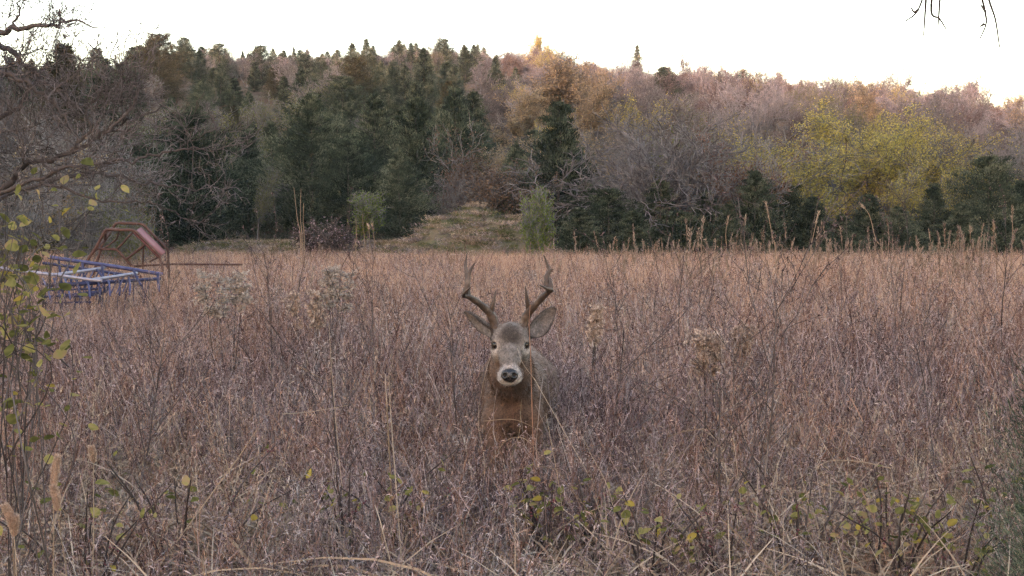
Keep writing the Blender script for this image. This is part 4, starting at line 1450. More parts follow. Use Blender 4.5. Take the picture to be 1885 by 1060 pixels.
# eyes
em, ent, eout = new_mat('deer_eye')
ep = ent.nodes.new('ShaderNodeBsdfPrincipled')
ent.links.new(ramp(ent, noise(ent, 30.0), [(0.3, (0.006, 0.004, 0.003)), (0.7, (0.016, 0.010, 0.007))]), ep.inputs['Base Color'])
ep.inputs['Roughness'].default_value = 0.08
ent.links.new(ep.outputs[0], eout.inputs['Surface'])


def ball(r, n=14, sq=(1, 1, 1)):
    th = np.linspace(0, np.pi, n)
    ph = np.arange(2 * n) / (2 * n) * 2 * np.pi
    v = np.stack([np.sin(th)[:, None] * np.cos(ph)[None] * r * sq[0], np.sin(th)[:, None] * np.sin(ph)[None] * r * sq[1], np.cos(th)[:, None] * np.ones_like(ph)[None] * r * sq[2]], -1).reshape(-1, 3)
    m = 2 * n
    i, k = np.meshgrid(np.arange(n - 1), np.arange(m), indexing='ij')
    f = np.stack([i * m + k, (i + 1) * m + k, (i + 1) * m + (k + 1) % m, i * m + (k + 1) % m], -1).reshape(-1, 4)
    return v, f


v, f = ball(0.0215)
eye_me = MB().add(v, f, 0.5).mesh('eye', em, True)
for e in (EYE_L, EYE_R):
    sd = -1 if e is EYE_L else 1
    link('eye', eye_me, deer, e + np.array([-sd * 0.002, 0.000, 0]))

# nose pad with nostrils
nsv = np.arange(-0.056, 0.0561, 0.0028)
A, B_, C_ = np.meshgrid(nsv, nsv, nsv, indexing='ij')
A, B_, C_ = A / 1.30, B_ / 1.30, C_ / 1.30
nf = np.sqrt((A / 0.029) ** 2 + ((B_ - 0.006) / 0.022) ** 2 + ((C_ + 0.0) / (0.0225 - 0.16 * np.abs(A) * (C_ < 0))) ** 2) - 1
nf = nf * 0.02
for sd in (-1, 1):
    q = np.sqrt(((A - sd * 0.0165) / 1.2) ** 2 + ((B_ + 0.012) / 1.4) ** 2 + (C_ - 0.002 + 0.25 * sd * (A - sd * 0.0165)) ** 2) - 0.0068
    nf = -smin(-nf, q, 0.004)
nf = -smin(-nf, np.sqrt(A ** 2 + (B_ + 0.018) ** 2) - 0.0018 + 5 * np.maximum(0, C_ + 0.004), 0.003)
nv, nfc = surface_nets(nf, nsv, nsv, nsv)
nose_mat = surf_mat('deer_nose', [(0.3, (0.010, 0.009, 0.009)), (0.7, (0.028, 0.024, 0.023))], 60, 0.22, 0, 0.3, 300, 0.6)
link('nose', MB().add(nv, nfc, 0.5).mesh('nose', nose_mat, True), deer, NOSE + np.array([0, -0.004, 0.0]))

# antlers: main beam with brow tine and upright tines; (photo x, photo y, metres nearer (-) or farther)
antler_mat = surf_mat('antler', [(0.3, (0.045, 0.029, 0.022)), (0.55, (0.085, 0.058, 0.043)), (0.78, (0.24, 0.185, 0.14))], 16, 0.55, 0, 0.5, 110, 0.35)


def antler(branches):
    mb = MB()
    for pts, r0, r1 in branches:
        P_ = [loc(a, b, HEADY + 0.055 + d) for a, b, d in pts]
        r0 *= 1.12
        C = catmull(P_, 7)
        t = np.linspace(0, 1, len(C))
        r = r0 + (r1 - r0) * t ** 1.3
        r = r * (1 + 0.05 * np.sin(t * 37) + 0.04 * np.sin(t * 61 + 1))
        if r1 < 0.004:
            r = np.minimum(r, r0 * np.clip((1 - t) * 3.2, 0.06, 1) ** 0.7 + 0.0005)
        pipe(mb, C, r, 9, 0.5)
    return mb


link('antler', antler([
    ([(914, 606, 0.0), (910, 596, 0.0), (904, 580, -0.01), (896, 570, -0.03), (879, 556, -0.08), (863, 546, -0.13), (853, 544, -0.17), (857, 537, -0.21), (866, 529, -0.245)], 0.0200, 0.003),
    ([(903, 578, -0.01), (907, 560, -0.03), (910, 547, -0.035), (913, 535, -0.03)], 0.0105, 0.002),
    ([(861, 545, -0.13), (860, 528, -0.12), (859, 508, -0.10), (857, 486, -0.075), (860, 465, -0.06)], 0.0125, 0.002),
    ([(856, 541, -0.175), (861, 522, -0.175), (863, 505, -0.165), (869, 492, -0.16), (875, 483, -0.165)], 0.0120, 0.002),
    ([(913, 603, -0.014), (916, 599, -0.02)], 0.013, 0.008),
]).mesh('antler', antler_mat, True), deer)
link('antler', antler([
    ([(960, 605, 0.0), (964, 594, 0.0), (969, 582, -0.01), (976, 571, -0.03), (986, 561, -0.06), (1001, 545, -0.11), (1012, 536, -0.15), (1015, 533, -0.175), (1006, 531, -0.215), (994, 525, -0.245)], 0.0200, 0.003),
    ([(973, 575, -0.02), (971, 557, -0.04), (969, 542, -0.05), (967, 527, -0.05)], 0.0110, 0.002),
    ([(1011, 536, -0.15), (1007, 520, -0.135), (1007, 508, -0.125), (1011, 498, -0.12), (1006, 483, -0.115), (1001, 469, -0.12)], 0.0130, 0.002),
    ([(1010, 500, -0.12), (1015, 497, -0.12), (1019, 496, -0.125)], 0.0080, 0.002),
    ([(1014, 533, -0.17), (1014, 522, -0.16), (1013, 512, -0.14)], 0.0100, 0.004),
    ([(962, 602, -0.014), (958, 598, -0.02)], 0.013, 0.008),
]).mesh('antler', antler_mat, True), deer)

# ------------------------------------------------------------------ old farm machinery at the left


def mz(a, b, y):
    return at(a / 4.819, 380 + b / 4.819, y)


def part(parent, name, mb, mat, origin, smooth=True):
    for i in range(len(mb.v)):
        mb.v[i] = mb.v[i] - np.array(tuple(origin), np.float32)
    return link(name, mb.mesh(name, mat, smooth), parent)


o0 = Vector((mz(1000, 400, 18).x, 18.0, 0.0))
red = thing('rusty_frame', 'rusty red tubular machine frame with a slanted red panel in the tall grass', 'farm machine', o0)
FY, BY = 17.6, 18.5
front = [mz(690, 640, FY), mz(735, 530, FY), mz(850, 370, FY), mz(925, 222, FY), mz(945, 205, FY), mz(1175, 208, FY), mz(1200, 218, FY), mz(1420, 440, FY), mz(1435, 520, FY), mz(1450, 700, FY)]
back = [mz(820, 640, BY), mz(900, 350, BY), mz(1000, 190, BY), mz(1030, 150, BY), mz(1060, 147, BY), mz(1250, 153, BY), mz(1275, 165, BY), mz(1490, 385, BY), mz(1500, 640, BY)]
part(red, 'front_hoop', pipe(MB(), front, 0.023, 8), 'rust_pipe', o0)
part(red, 'back_hoop', pipe(MB(), back, 0.022, 8), 'rust_pipe', o0)
part(red, 'lower_rail', pipe(MB(), [mz(845, 372, FY + 0.2), mz(870, 376, FY + 0.2), mz(1020, 380, FY + 0.2), mz(1045, 390, FY + 0.2), mz(1190, 550, FY + 0.2), mz(1260, 640, FY + 0.2)], 0.020, 8), 'rust_pipe', o0)
for p, q, r in [((1190, 215, FY), (1040, 378, FY + 0.2), 0.014), ((1062, 212, FY), (1035, 290, FY + 0.3), 0.012), ((1035, 290, FY + 0.3), (925, 372, FY + 0.2), 0.014),
                ((1300, 330, FY), (1120, 468, FY + 0.2), 0.018), ((1272, 360, FY + 0.3), (1266, 560, FY + 0.3), 0.012), ((1420, 440, FY), (1330, 490, FY + 0.5), 0.014),
                ((960, 215, FY), (1000, 190, BY), 0.016), ((940, 230, FY), (930, 290, FY + 0.3), 0.020), ((860, 372, FY + 0.2), (1000, 200, BY), 0.016)]:
    part(red, 'brace', pipe(MB(), [mz(*p), mz(*q)], r, 6), 'rust_pipe', o0)
part(red, 'drawbar', pipe(MB(), [mz(1180, 530, 18.6), mz(1500, 512, 18.8), mz(2150, 515, 19.2)], 0.017, 6), 'rust_pipe', o0)
# panel: a thick sheet with folded edges, between the two slanted tubes
c00, c10, c11, c01 = [np.array(mz(*q)) for q in ((1196, 222, FY - 0.03), (1415, 440, FY - 0.03), (1482, 395, BY - 0.03), (1262, 172, BY - 0.03))]
nn = np.cross(c10 - c00, c01 - c00)
nn /= np.linalg.norm(nn)
if nn[1] > 0:
    nn = -nn
pv = np.concatenate([[c + nn * 0.034 for c in (c00, c10, c11, c01)], [c + nn * 0.020 for c in (c00, c10, c11, c01)]])
part(red, 'panel', MB().add(pv, [[0, 1, 2, 3], [7, 6, 5, 4], [0, 4, 5, 1], [1, 5, 6, 2], [2, 6, 7, 3], [3, 7, 4, 0]], 0.5), 'red_paint', o0, False)
for a_, b_ in ((c00, c10), (c01, c11), (c10, c11), (c00, c01)):
    part(red, 'panel_edge', pipe(MB(), [a_ + nn * 0.030, b_ + nn * 0.030], 0.009, 6), 'rust_pipe', o0)
ru = np.random.RandomState(8)

o1 = Vector((mz(800, 600, 15.5).x, 15.5, 0.0))
rake = thing('hay_rake', 'old blue and white painted hay rake with pipe frame lying in the weeds', 'farm machine', o1)
part(rake, 'top_rail', pipe(MB(), [mz(430, 448, 15.4), mz(510, 460, 15.4), mz(1000, 530, 15.7), mz(1440, 602, 16.0)], 0.025, 8), 'blue_paint', o1)
part(rake, 'back_rail', pipe(MB(), [mz(380, 500, 16.0), mz(470, 512, 16.0), mz(730, 550, 16.1), mz(1230, 625, 16.3)], 0.020, 8), 'dark_metal', o1)
for pts in ([(480, 606, 15.0), (700, 578, 15.3), (905, 548, 15.6), (945, 535, 15.7)], [(485, 604, 15.0), (640, 628, 15.0), (800, 650, 15.0), (905, 658, 15.0)], [(800, 652, 15.0), (1000, 625, 15.3), (1215, 592, 15.7)],
            [(0, 545, 15.2), (90, 558, 15.2), (300, 585, 15.1), (480, 606, 15.0)]):
    part(rake, 'frame_bar', pipe(MB(), [mz(*p) for p in pts], 0.021, 8), 'pale_metal', o1)
part(rake, 'lower_rail', pipe(MB(), [mz(420, 700, 15.1), mz(700, 690, 15.2), mz(1000, 668, 15.4), mz(1420, 640, 15.9)], 0.022, 8), 'dark_metal', o1)
part(rake, 'axle', pipe(MB(), [mz(560, 800, 15.0), mz(900, 760, 15.2)], 0.03, 8), 'dark_metal', o1)
for a_, b_, c_, d_ in [(520, 465, 560, 800), (730, 495, 760, 780), (905, 520, 930, 760), (590, 520, 640, 700), (860, 560, 920, 640), (1180, 560, 1250, 700), (1400, 598, 1410, 760)]:
    part(rake, 'upright', pipe(MB(), [mz(a_, b_, 15.5), mz(c_, d_, 15.3)], 0.016, 6), 'dark_metal', o1)
tine = MB()
th = np.linspace(0, 1, 9)
pipe(tine, [(0.02 * math.sin(t * 3), -0.16 * math.sin(t * 2.6), -0.42 * t) for t in th], 0.006, 5)
tine_me = tine.mesh('tine', 'dark_metal', True)
for k in range(26):
    t = k / 25
    p = mz(430 + 900 * t, 700 - 55 * t, 15.1 + 0.7 * t)
    tn = link('tine', tine_me, rake, p - o1 + Vector((0, 0, 0.0)))
    tn.rotation_euler = (ru.normal() * 0.12, ru.normal() * 0.12, ru.normal() * 0.2)
for k in range(14):
    t = k / 13
    p = mz(540 + 620 * t, 560 + 35 * t, 15.6)
    part(rake, 'slat', pipe(MB(), [p, p + Vector((0.03, -0.45, -0.24))], 0.009, 5), 'dark_metal' if k % 3 else 'blue_paint', o1)

for k in range(9):
    t = k / 8
    p, q = mz(380 + 760 * t, 640 - 20 * t, 15.2 + 0.4 * t), mz(450 + 700 * t, 840 - 60 * t, 14.7 + 0.5 * t)
    part(rake, 'tooth_bar', pipe(MB(), [p, p.lerp(q, 0.5) + Vector((0.03, -0.05, 0.02)), q], 0.013, 6), 'dark_metal' if k % 2 else 'blue_paint', o1)
for k in range(4):
    a_, b_ = mz(370, 690 + 55 * k, 15.1 - 0.1 * k), mz(900 - 30 * k, 668 + 60 * k, 15.3 - 0.1 * k)
    part(rake, 'lattice_bar', pipe(MB(), [a_, b_], 0.014, 6), 'dark_metal', o1)

# ------------------------------------------------------------------ near trees and shrubs
nr = np.random.RandomState(31)


def limb(mb, pts, r0, r1, rng, twigs=0, tl=0.4, mat=None, depth=2, up=0.1, tr=0.0045):
    """hand-led branch with random side twigs"""
    C = catmull(pts, 5)
    C[1:-1] += rng.normal(size=C[1:-1].shape) * 0.012
    r = np.linspace(r0, r1, len(C))
    pipe(mb, C, r, 6, rng.rand() * 0.4 + 0.2)
    out, tips = [], []
    P = dict(max=depth, nseg=(4, 3, 3), kids=(1.4, 1.5, 1), ang=(0.8, 0.7, 0.6), jit=(0.6, 0.7, 0.7), up=(up, up, 0.02), lr=(0.6, 0.6, 0.5), rr=0.6, rmin=0.0022, first=(0, 0, 0))
    for _ in range(twigs):
        i = rng.randint(1, len(C) - 1)
        d = Vector(C[i + 1] - C[i]).normalized()
        ang = 0.5 + 0.6 * rng.rand()
        cd = (d * math.cos(ang) + perp(d, rng) * math.sin(ang)).normalized()
        grow(rng, Vector(C[i]), cd, tl * (0.5 + rng.rand()), min(r[i] * 0.6, tr * (0.7 + rng.rand())), 0, P, out, tips)
    if out:
        segs_to(mb, out, rng, (4, 3, 3))
    return C


TY = 9.0
tb = Vector((at(-260, 500, TY).x, TY, 0.0))
lt = thing('overhanging_bare_tree', 'bare dark-branched tree reaching into the picture from the left edge', 'tree', tb)
mb = MB()
fork = at(-180, 430, TY)
pipe(mb, catmull([tb + Vector((0, 0, -0.1)), tb + Vector((0.05, 0, 0.7)), fork, at(-200, 200, TY + 0.3), at(-170, -150, TY + 0.6), at(-140, -500, TY + 0.6)], 5), np.linspace(0.14, 0.05, 26), 8, 0.2)
part(lt, 'trunk', mb, 'twig_dark', tb)
BR = [
    ([fork, at(-60, 375, 8.8), at(20, 335, 8.7), at(40, 308, 8.7), at(130, 280, 8.6), at(190, 246, 8.6), at(232, 226, 8.6), at(300, 192, 8.5)], 0.030, 0.005, 14, 0.38),
    ([at(-70, 380, 8.8), at(60, 330, 8.4), at(165, 300, 8.3), at(232, 297, 8.2), at(290, 281, 8.2), at(335, 272, 8.1), at(392, 279, 8.0)], 0.016, 0.004, 12, 0.28),
    ([at(-40, 372, 8.8), at(90, 335, 9.0), at(170, 318, 9.1), at(250, 334, 9.2), at(290, 340, 9.2), at(345, 346, 9.3), at(402, 344, 9.4)], 0.018, 0.004, 10, 0.28),
    ([at(-200, 120, TY + 0.3), at(-60, 60, 8.8), at(0, 58, 8.7), at(40, 50, 8.7), at(95, 45, 8.6), at(130, 38, 8.6), at(182, 51, 8.5)], 0.035, 0.004, 10, 0.28),
    ([at(-200, 160, TY + 0.3), at(-60, 70, 9.1), at(0, 82, 9.2), at(40, 113, 9.2), at(76, 146, 9.3), at(120, 178, 9.3), at(165, 208, 9.3)], 0.034, 0.005, 13, 0.45),
    ([at(-200, 200, TY + 0.3), at(-80, 120, 8.6), at(0, 130, 8.5), at(60, 160, 8.4), at(100, 195, 8.4), at(150, 260, 8.3)], 0.03, 0.005, 13, 0.45),
    ([fork, at(-90, 300, 9.2), at(-20, 230, 9.4), at(40, 190, 9.5), at(70, 140, 9.6), at(85, 100, 9.6)], 0.035, 0.005, 13, 0.45),
    ([at(130, 278, 8.6), at(160, 240, 8.5), at(166, 195, 8.5), at(206, 155, 8.4)], 0.014, 0.003, 10, 0.3),
    ([at(190, 246, 8.6), at(240, 200, 8.5), at(256, 172, 8.5), at(250, 156, 8.5)], 0.012, 0.003, 8, 0.25),
    ([at(100, 43, 8.6), at(110, 22, 8.6), at(117, -2, 8.6)], 0.008, 0.003, 4, 0.2),
    ([at(28, 48, 8.7), at(33, 20, 8.7), at(40, -15, 8.7)], 0.010, 0.004, 4, 0.2),
    ([at(60, 330, 8.4), at(120, 350, 8.3), at(190, 370, 8.3), at(260, 372, 8.3), at(330, 395, 8.3)], 0.012, 0.003, 8, 0.25),
]
for pts, r0, r1, tw, tl in BR:
    mb = MB()
    limb(mb, pts, r0, r1, nr, tw, tl)
    part(lt, 'branch', mb, 'twig_mid', tb)

# twigs hanging into the top right corner, from a tree that stands outside the picture
hb = Vector((3.2, 3.0, 0.0))
ht = thing('hanging_twig_tree', 'dark bare twigs hanging down into the top right corner', 'tree', hb)
mb = MB()
pipe(mb, catmull([hb + Vector((0, 0, -0.1)), hb + Vector((0, 0, 1.2)), hb + Vector((-0.1, 0.1, 2.6)), hb + Vector((-0.2, 0.1, 4.0))], 5), np.linspace(0.12, 0.06, 16), 8, 0.2)
part(ht, 'trunk', mb, 'twig_dark', hb)
mb = MB()
pipe(mb, catmull([hb + Vector((-0.05, 0.05, 2.2)), Vector((2.3, 3.2, 2.45)), at(1810, -160, 3.3), at(1700, -90, 3.3), at(1600, -110, 3.3)], 6), np.linspace(0.035, 0.006, 25), 6, 0.2)
part(ht, 'limb', mb, 'twig_dark', hb)
for pts in ([(1712, -92, 3.3), (1708, -40, 3.3), (1690, 18, 3.28), (1667, 39, 3.28)], [(1706, -30, 3.3), (1703, 20, 3.3), (1700, 66, 3.3)], [(1735, -105, 3.3), (1731, -20, 3.3), (1728, 30, 3.3), (1728, 46, 3.3)],
            [(1722, -60, 3.3), (1714, 20, 3.32), (1729, 34, 3.32), (1742, 54, 3.32)], [(1795, -150, 3.3), (1803, -30, 3.3), (1813, 20, 3.3), (1815, 44, 3.3), (1804, 71, 3.3)],
            [(1800, -152, 3.3), (1816, -20, 3.28), (1832, 35, 3.28), (1840, 87, 3.28)], [(1812, 44, 3.3), (1803, 49, 3.3)], [(1690, 18, 3.28), (1683, 22, 3.28), (1676, 12, 3.28)], [(1815, 22, 3.3), (1805, 8, 3.3)]):
    mb = MB()
    C = catmull([at(*p) for p in pts], 5)
    pipe(mb, C, np.linspace(0.0042, 0.0018, len(C)), 5, 0.2)
    part(ht, 'twig', mb, 'twig_dark', hb)

# leaf meshes (folded, pointed oval)
lu = np.array([0, 0.18, 0.45, 0.75, 1.0])
lw = np.array([0.02, 0.24, 0.33, 0.22, 0.0])


def leaf_mesh(mat, curl, seed):
    v, f = [], []
    for i, (u_, w_) in enumerate(zip(lu, lw)):
        z = -curl * u_ * u_
        v += [(u_, -w_, z + 0.12 * w_), (u_, 0, z), (u_, w_, z + 0.12 * w_)]
    for i in range(4):
        for k in (0, 1):
            f.append((i * 3 + k, i * 3 + k + 1, i * 3 + k + 4, i * 3 + k + 3))
    rng = np.random.RandomState(seed)
    return MB().add(v, f, np.clip(rng.normal(0.5, 0.15, 15), 0, 1)).mesh('leaf', mat, True)


LEAVES = [leaf_mesh('leaf_near', c, 60 + i) for i, c in enumerate((0.1, 0.25, 0.45))]
GOLD = [leaf_mesh('leaf_gold', 0.3, 66)]


def add_leaf(parent, p, d, size, rng, kinds=LEAVES):
    o = link('leaf', kinds[rng.randint(len(kinds))], parent, p)
    d = Vector(d).normalized()
    q = d.to_track_quat('X', 'Z')
    o.rotation_mode = 'QUATERNION'
    q2 = Euler((rng.normal() * 0.7, 0, 0)).to_quaternion()
    o.rotation_quaternion = q @ q2
    o.scale = (size, size * (0.85 + 0.4 * rng.rand()), size)


def leafy_shrub(name, label, base, stems, n_leaf, size, rng, group=None, berries=0, gold=0.05, spread=0.25, stem_mat='twig_dark', rise=1.0):
    """stems: list of world paths; leaves in loose pairs along their upper part"""
    root = thing(name, label, 'shrub', base, group)
    paths = []
    for k, pts in enumerate(stems):
        mb = MB()
        C = catmull(pts, 5)
        pipe(mb, C, np.linspace(0.0055, 0.0018, len(C)) * rise, 5, rng.rand() * 0.6)
        part(root, 'stem', mb, stem_mat, base)
        paths.append(C)
    bm = MB()
    bv, bf = ball(0.0034, 5)
    for _ in range(n_leaf):
        C = paths[rng.randint(len(paths))]
        i = int(len(C) * (0.42 + 0.58 * rng.rand() ** 0.8)) - 1
        i = max(0, min(i, len(C) - 2))
        p = Vector(C[i]) - base
        td = Vector(C[i + 1] - C[i]).normalized()
        d = (td * 0.4 + perp(td, rng) + Vector((0, 0, 0.05))).normalized()
        s = size * (0.6 + 0.7 * rng.rand())
        add_leaf(root, p + d * 0.006 + Vector(rng.normal(size=3) * spread * 0.04), d, s, rng, GOLD if rng.rand() < gold else LEAVES)
    for _ in range(berries):
        C = paths[rng.randint(len(paths))]
        c0 = C[int(len(C) * (0.4 + 0.6 * rng.rand())) - 1] - np.array(tuple(base))
        for _ in range(rng.randint(3, 8)):
            bm.add(bv + c0 + rng.normal(size=3) * 0.009, bf, 0.5)
    if berries:
        link('berries', bm.mesh('berries', 'berry', True), root)['kind'] = 'stuff'
    return root


# tall leafy shrub at the left edge
for sb, tips, lab in [
    (Vector((-1.33, 3.25, 0.0)), [(25, 352, 3.3), (70, 378, 3.3), (132, 326, 3.4), (80, 430, 3.25), (10, 420, 3.15), (60, 500, 3.1), (90, 530, 3.3), (5, 385, 3.2), (20, 570, 3.1), (45, 450, 3.4), (80, 600, 3.2)], 'tall shrub with yellow-green leaves at the left picture edge')]:
    stems = []
    for px, py, y in tips:
        tip = at(px - 14, py, y)
        p0 = sb + Vector((nr.normal() * 0.07, nr.normal() * 0.08, 0))
        m1 = p0.lerp(tip, 0.35) + Vector((nr.normal() * 0.05, nr.normal() * 0.05, 0.03))
        m2 = p0.lerp(tip, 0.68) + Vector((nr.normal() * 0.06, nr.normal() * 0.05, 0.04))
        stems.append([p0, m1, m2, tip])
        for _ in range(4):
            q0 = m1.lerp(m2, nr.rand()) if nr.rand() < 0.5 else m2.lerp(tip, 0.8 * nr.rand())
            stems.append([q0, q0.lerp(tip, 0.5) + Vector((nr.normal() * 0.06, nr.normal() * 0.06, 0.02)), tip + Vector((nr.normal() * 0.045 - 0.02, nr.normal() * 0.1, -0.07 + nr.normal() * 0.08))])
    leafy_shrub('leafy_shrub', lab, sb, stems, 298, 0.034, nr, None, 0, 0.06, 1.2, 'twig_mid', 0.42)

# coralberry bushes with yellowish leaves and red berries along the bottom
for i, (px, py, y, nl, w, lab) in enumerate([
    (1475, 915, 4.2, 30, 0.17, 'yellow-green leaved berry bush right of the dark forked weed'),
    (1640, 915, 4.1, 30, 0.15, 'berry bush with the largest yellow-green leaves, at the lower right'),
    (1760, 960, 3.9, 24, 0.16, 'low berry bush with pinkish stems nearest the bottom right corner'),
    (1005, 918, 4.35, 26, 0.14, 'low yellow-green berry bush right in front of the deer'),
    (1085, 905, 4.5, 20, 0.12, 'low yellow-green berry bush just right of the deer legs'),
    (780, 915, 4.4, 14, 0.18, 'sparse-leaved berry bush left of the deer near the bottom'),
    (640, 890, 4.4, 12, 0.18, 'sparse reddish berry bush below the bent pale grass stems'),
    (330, 880, 4.2, 10, 0.20, 'thin berry bush with dark red berries at the lower left'),
    (1850, 890, 4.4, 16, 0.16, 'yellow-leaved bush under the green cedar at the right edge'),
    (1335, 965, 4.0, 12, 0.10, 'small bush with one bright golden leaf at the bottom'),
    (1200, 945, 4.1, 14, 0.14, 'small-leaved berry bush at the bottom, right of centre'),
    (150, 930, 3.9, 8, 0.2, 'almost leafless berry bush beside the foxtail heads')]):
    c = at(px, py - 18, y)
    b = Vector((c.x, y, 0.0))
    stems = []
    for k in range(8):
        tip = Vector((c.x + nr.normal() * w, y + nr.normal() * w * 0.8, max(0.2, c.z + nr.normal() * 0.05)))
        mid = b.lerp(tip, 0.5) + Vector((0, 0, 0.12))
        stems.append([b + Vector((nr.normal() * 0.04, nr.normal() * 0.04, 0)), mid, tip])
    leafy_shrub('berry_bush', lab, b, stems, int(nl * 2.4), 0.035, nr, 'berry bushes along the bottom', 6, 0.10, 0.6)

# young cedar at the right picture edge
cm = cedar_tree(51, 1.08, 0.36, 150, 'cedar', 0.026, 220, 0.6, 0.10)
cb = Vector((at(1978, 700, 3.3).x, 3.3, 0.0))
yc = thing('young_cedar', 'young bright green cedar at the right picture edge', 'tree', cb)
link('trunk', cm[0], yc)
link('crown', cm[1], yc)

# foxtail grass heads close to the camera


def foxtail(tip, base, tilt, Lh, lab):
    root = thing('foxtail_grass', lab, 'grass', base, 'foxtail heads at the lower left')
    t = Vector(tip)
    hb_ = t - Vector((tilt * Lh * 0.6, 0, Lh))
    mb = MB()
    pipe(mb, catmull([base, base.lerp(hb_, 0.55) + Vector((tilt * -0.03, 0.02, 0.03)), hb_], 6), np.linspace(0.0022, 0.0012, 13), 5, 0.5)
    part(root, 'stem', mb, 'pale_grass', base)
    C = catmull([hb_, hb_.lerp(t, 0.5) + Vector((-tilt * 0.008, 0, 0.004)), t], 8)
    mb = MB()
    rr = np.sin(np.linspace(0.25, 2.9, len(C))) * 0.0055 + 0.001
    pipe(mb, C, rr, 7, 0.55)
    n = 1300
    i = nr.randint(0, len(C) - 1, n)
    c = C[i] + (C[i + 1] - C[i]) * nr.rand(n, 1)
    ax = norm(C[i + 1] - C[i])
    rad = norm(np.cross(ax, nr.normal(size=(n, 3))))
    kites(mb, c + rad * rr[i][:, None] * 0.7, rad + ax * 0.9, 0.008 + 0.005 * nr.rand(n), 0.0011, nr, nr.rand(n))
    part(root, 'seed_head', mb, 'foxtail', base)


for tip, bx_, tilt, Lh, lab in [((107, 840, 3.1), -1.20, 0.25, 0.085, 'upper of two pale fuzzy foxtail heads beside the dark stem'), ((98, 895, 3.0), -1.10, -0.25, 0.062, 'lower of two pale fuzzy foxtail heads beside the dark stem'),
                                ((8, 930, 2.9), -1.26, -0.5, 0.06, 'foxtail head bending left in the bottom left corner'), ((28, 950, 2.9), -1.20, 0.1, 0.05, 'foxtail head standing upright in the bottom left corner'),
                                ((168, 822, 3.6), -1.30, -0.2, 0.05, 'small distant foxtail head right of the dark stem')]:
    foxtail(at(*tip), Vector((bx_, tip[2], 0.0)), tilt, Lh, lab)

# seed-plumed goldenrod


def plume(px, py, y, w, h, lab, mat, seed, n_p=260):
    rng = np.random.RandomState(seed)
    c = at(px, py, y)
    b = Vector((c.x, y, 0.0))
    root = thing('goldenrod', lab, 'weed', b, 'goldenrod gone to seed')
    mbs, mbf = MB(), MB()
    for k in range(4):
        tip = Vector((c.x + rng.normal() * w * 0.30, y + rng.normal() * w * 0.3, c.z + h * (0.05 + 0.45 * rng.rand())))
        p0 = b + Vector((rng.normal() * 0.04, rng.normal() * 0.04, 0))
        C = catmull([p0, p0.lerp(tip, 0.6), tip], 6)
        pipe(mbs, C, np.linspace(0.004, 0.0015, len(C)), 5, 0.2)
        for j in range(14):
            s = C[int(len(C) * (0.72 + 0.27 * rng.rand()))]
            az = rng.rand() * 6.28
            L = w * (0.14 + 0.22 * rng.rand())
            B = bend(s[None], np.array([[math.cos(az), math.sin(az), -0.1 + 1.5 * rng.rand()]]), np.array([L]), 6, np.array([0.5 * rng.rand()]), rng)
            ribbons(mbs, B, np.linspace(0.003, 0.0015, 6), rng, 0.2)
            m = 20
            cc = lerp_path(B, np.zeros(m, int), 0.15 + 0.85 * rng.rand(m)) + rng.normal(size=(m, 3)) * 0.012
            cen = np.repeat(cc, 9, 0)
            kites(mbf, cen, rng.normal(size=(m * 9, 3)) + np.array([0, 0, 0.4]), 0.009 + 0.010 * rng.rand(m * 9), 0.006, rng, np.repeat(rng.rand(m) * 0.5, 9) + 0.5 * rng.rand(m * 9))
    part(root, 'stems', mbs, 'twig_dark', b)
    part(root, 'seed_head', mbf, mat, b)


plume(418, 545, 8.0, 0.30, 0.26, 'pale fluffy goldenrod plume right of the hay rake', 'fluff', 81)
plume(597, 520, 8.5, 0.24, 0.20, 'pale fluffy goldenrod plume below the mauve shrub', 'fluff', 82)
plume(572, 560, 8.2, 0.18, 0.14, 'smaller goldenrod head just below its fluffy neighbour', 'fluff_dark', 83)
plume(1300, 640, 6.4, 0.24, 0.13, 'bronze goldenrod seed head right of the deer', 'fluff_dark', 84)
plume(1365, 625, 6.8, 0.17, 0.11, 'dark goldenrod seed head, rightmost of the seed heads', 'fluff_dark', 85)
plume(1098, 578, 7.5, 0.10, 0.08, 'small goldenrod seed head right of the deer ear', 'fluff_dark', 86)

# tall dead stalks standing above the far grass


def stalk(pts, y, lab, r=0.016, head=True, mat='pale_grass', group='tall dead stalks above the grass'):
    P_ = [at(a, b_, y) for a, b_ in pts]
    b = Vector((P_[0].x, y, gh(P_[0].x, y)))
    root = thing('dead_stalk', lab, 'stalk', b, group)
    mb = MB()
    C = catmull([b] + P_, 5)
    pipe(mb, C, np.linspace(r, r * 0.45, len(C)), 5, 0.25)
    part(root, 'stem', mb, mat, b)
    if head:
        mb = MB()
        n = 60
        t = C[-1] + (C[-4] - C[-1]) * nr.rand(n, 1)
        kites(mb, t, np.array(C[-1] - C[-3])[None] / np.linalg.norm(C[-1] - C[-3]) + nr.normal(size=(n, 3)) * 0.35, r * 6 * (0.6 + nr.rand(n)), r * 0.9, nr, nr.rand(n))
        part(root, 'seed_head', mb, mat, b)


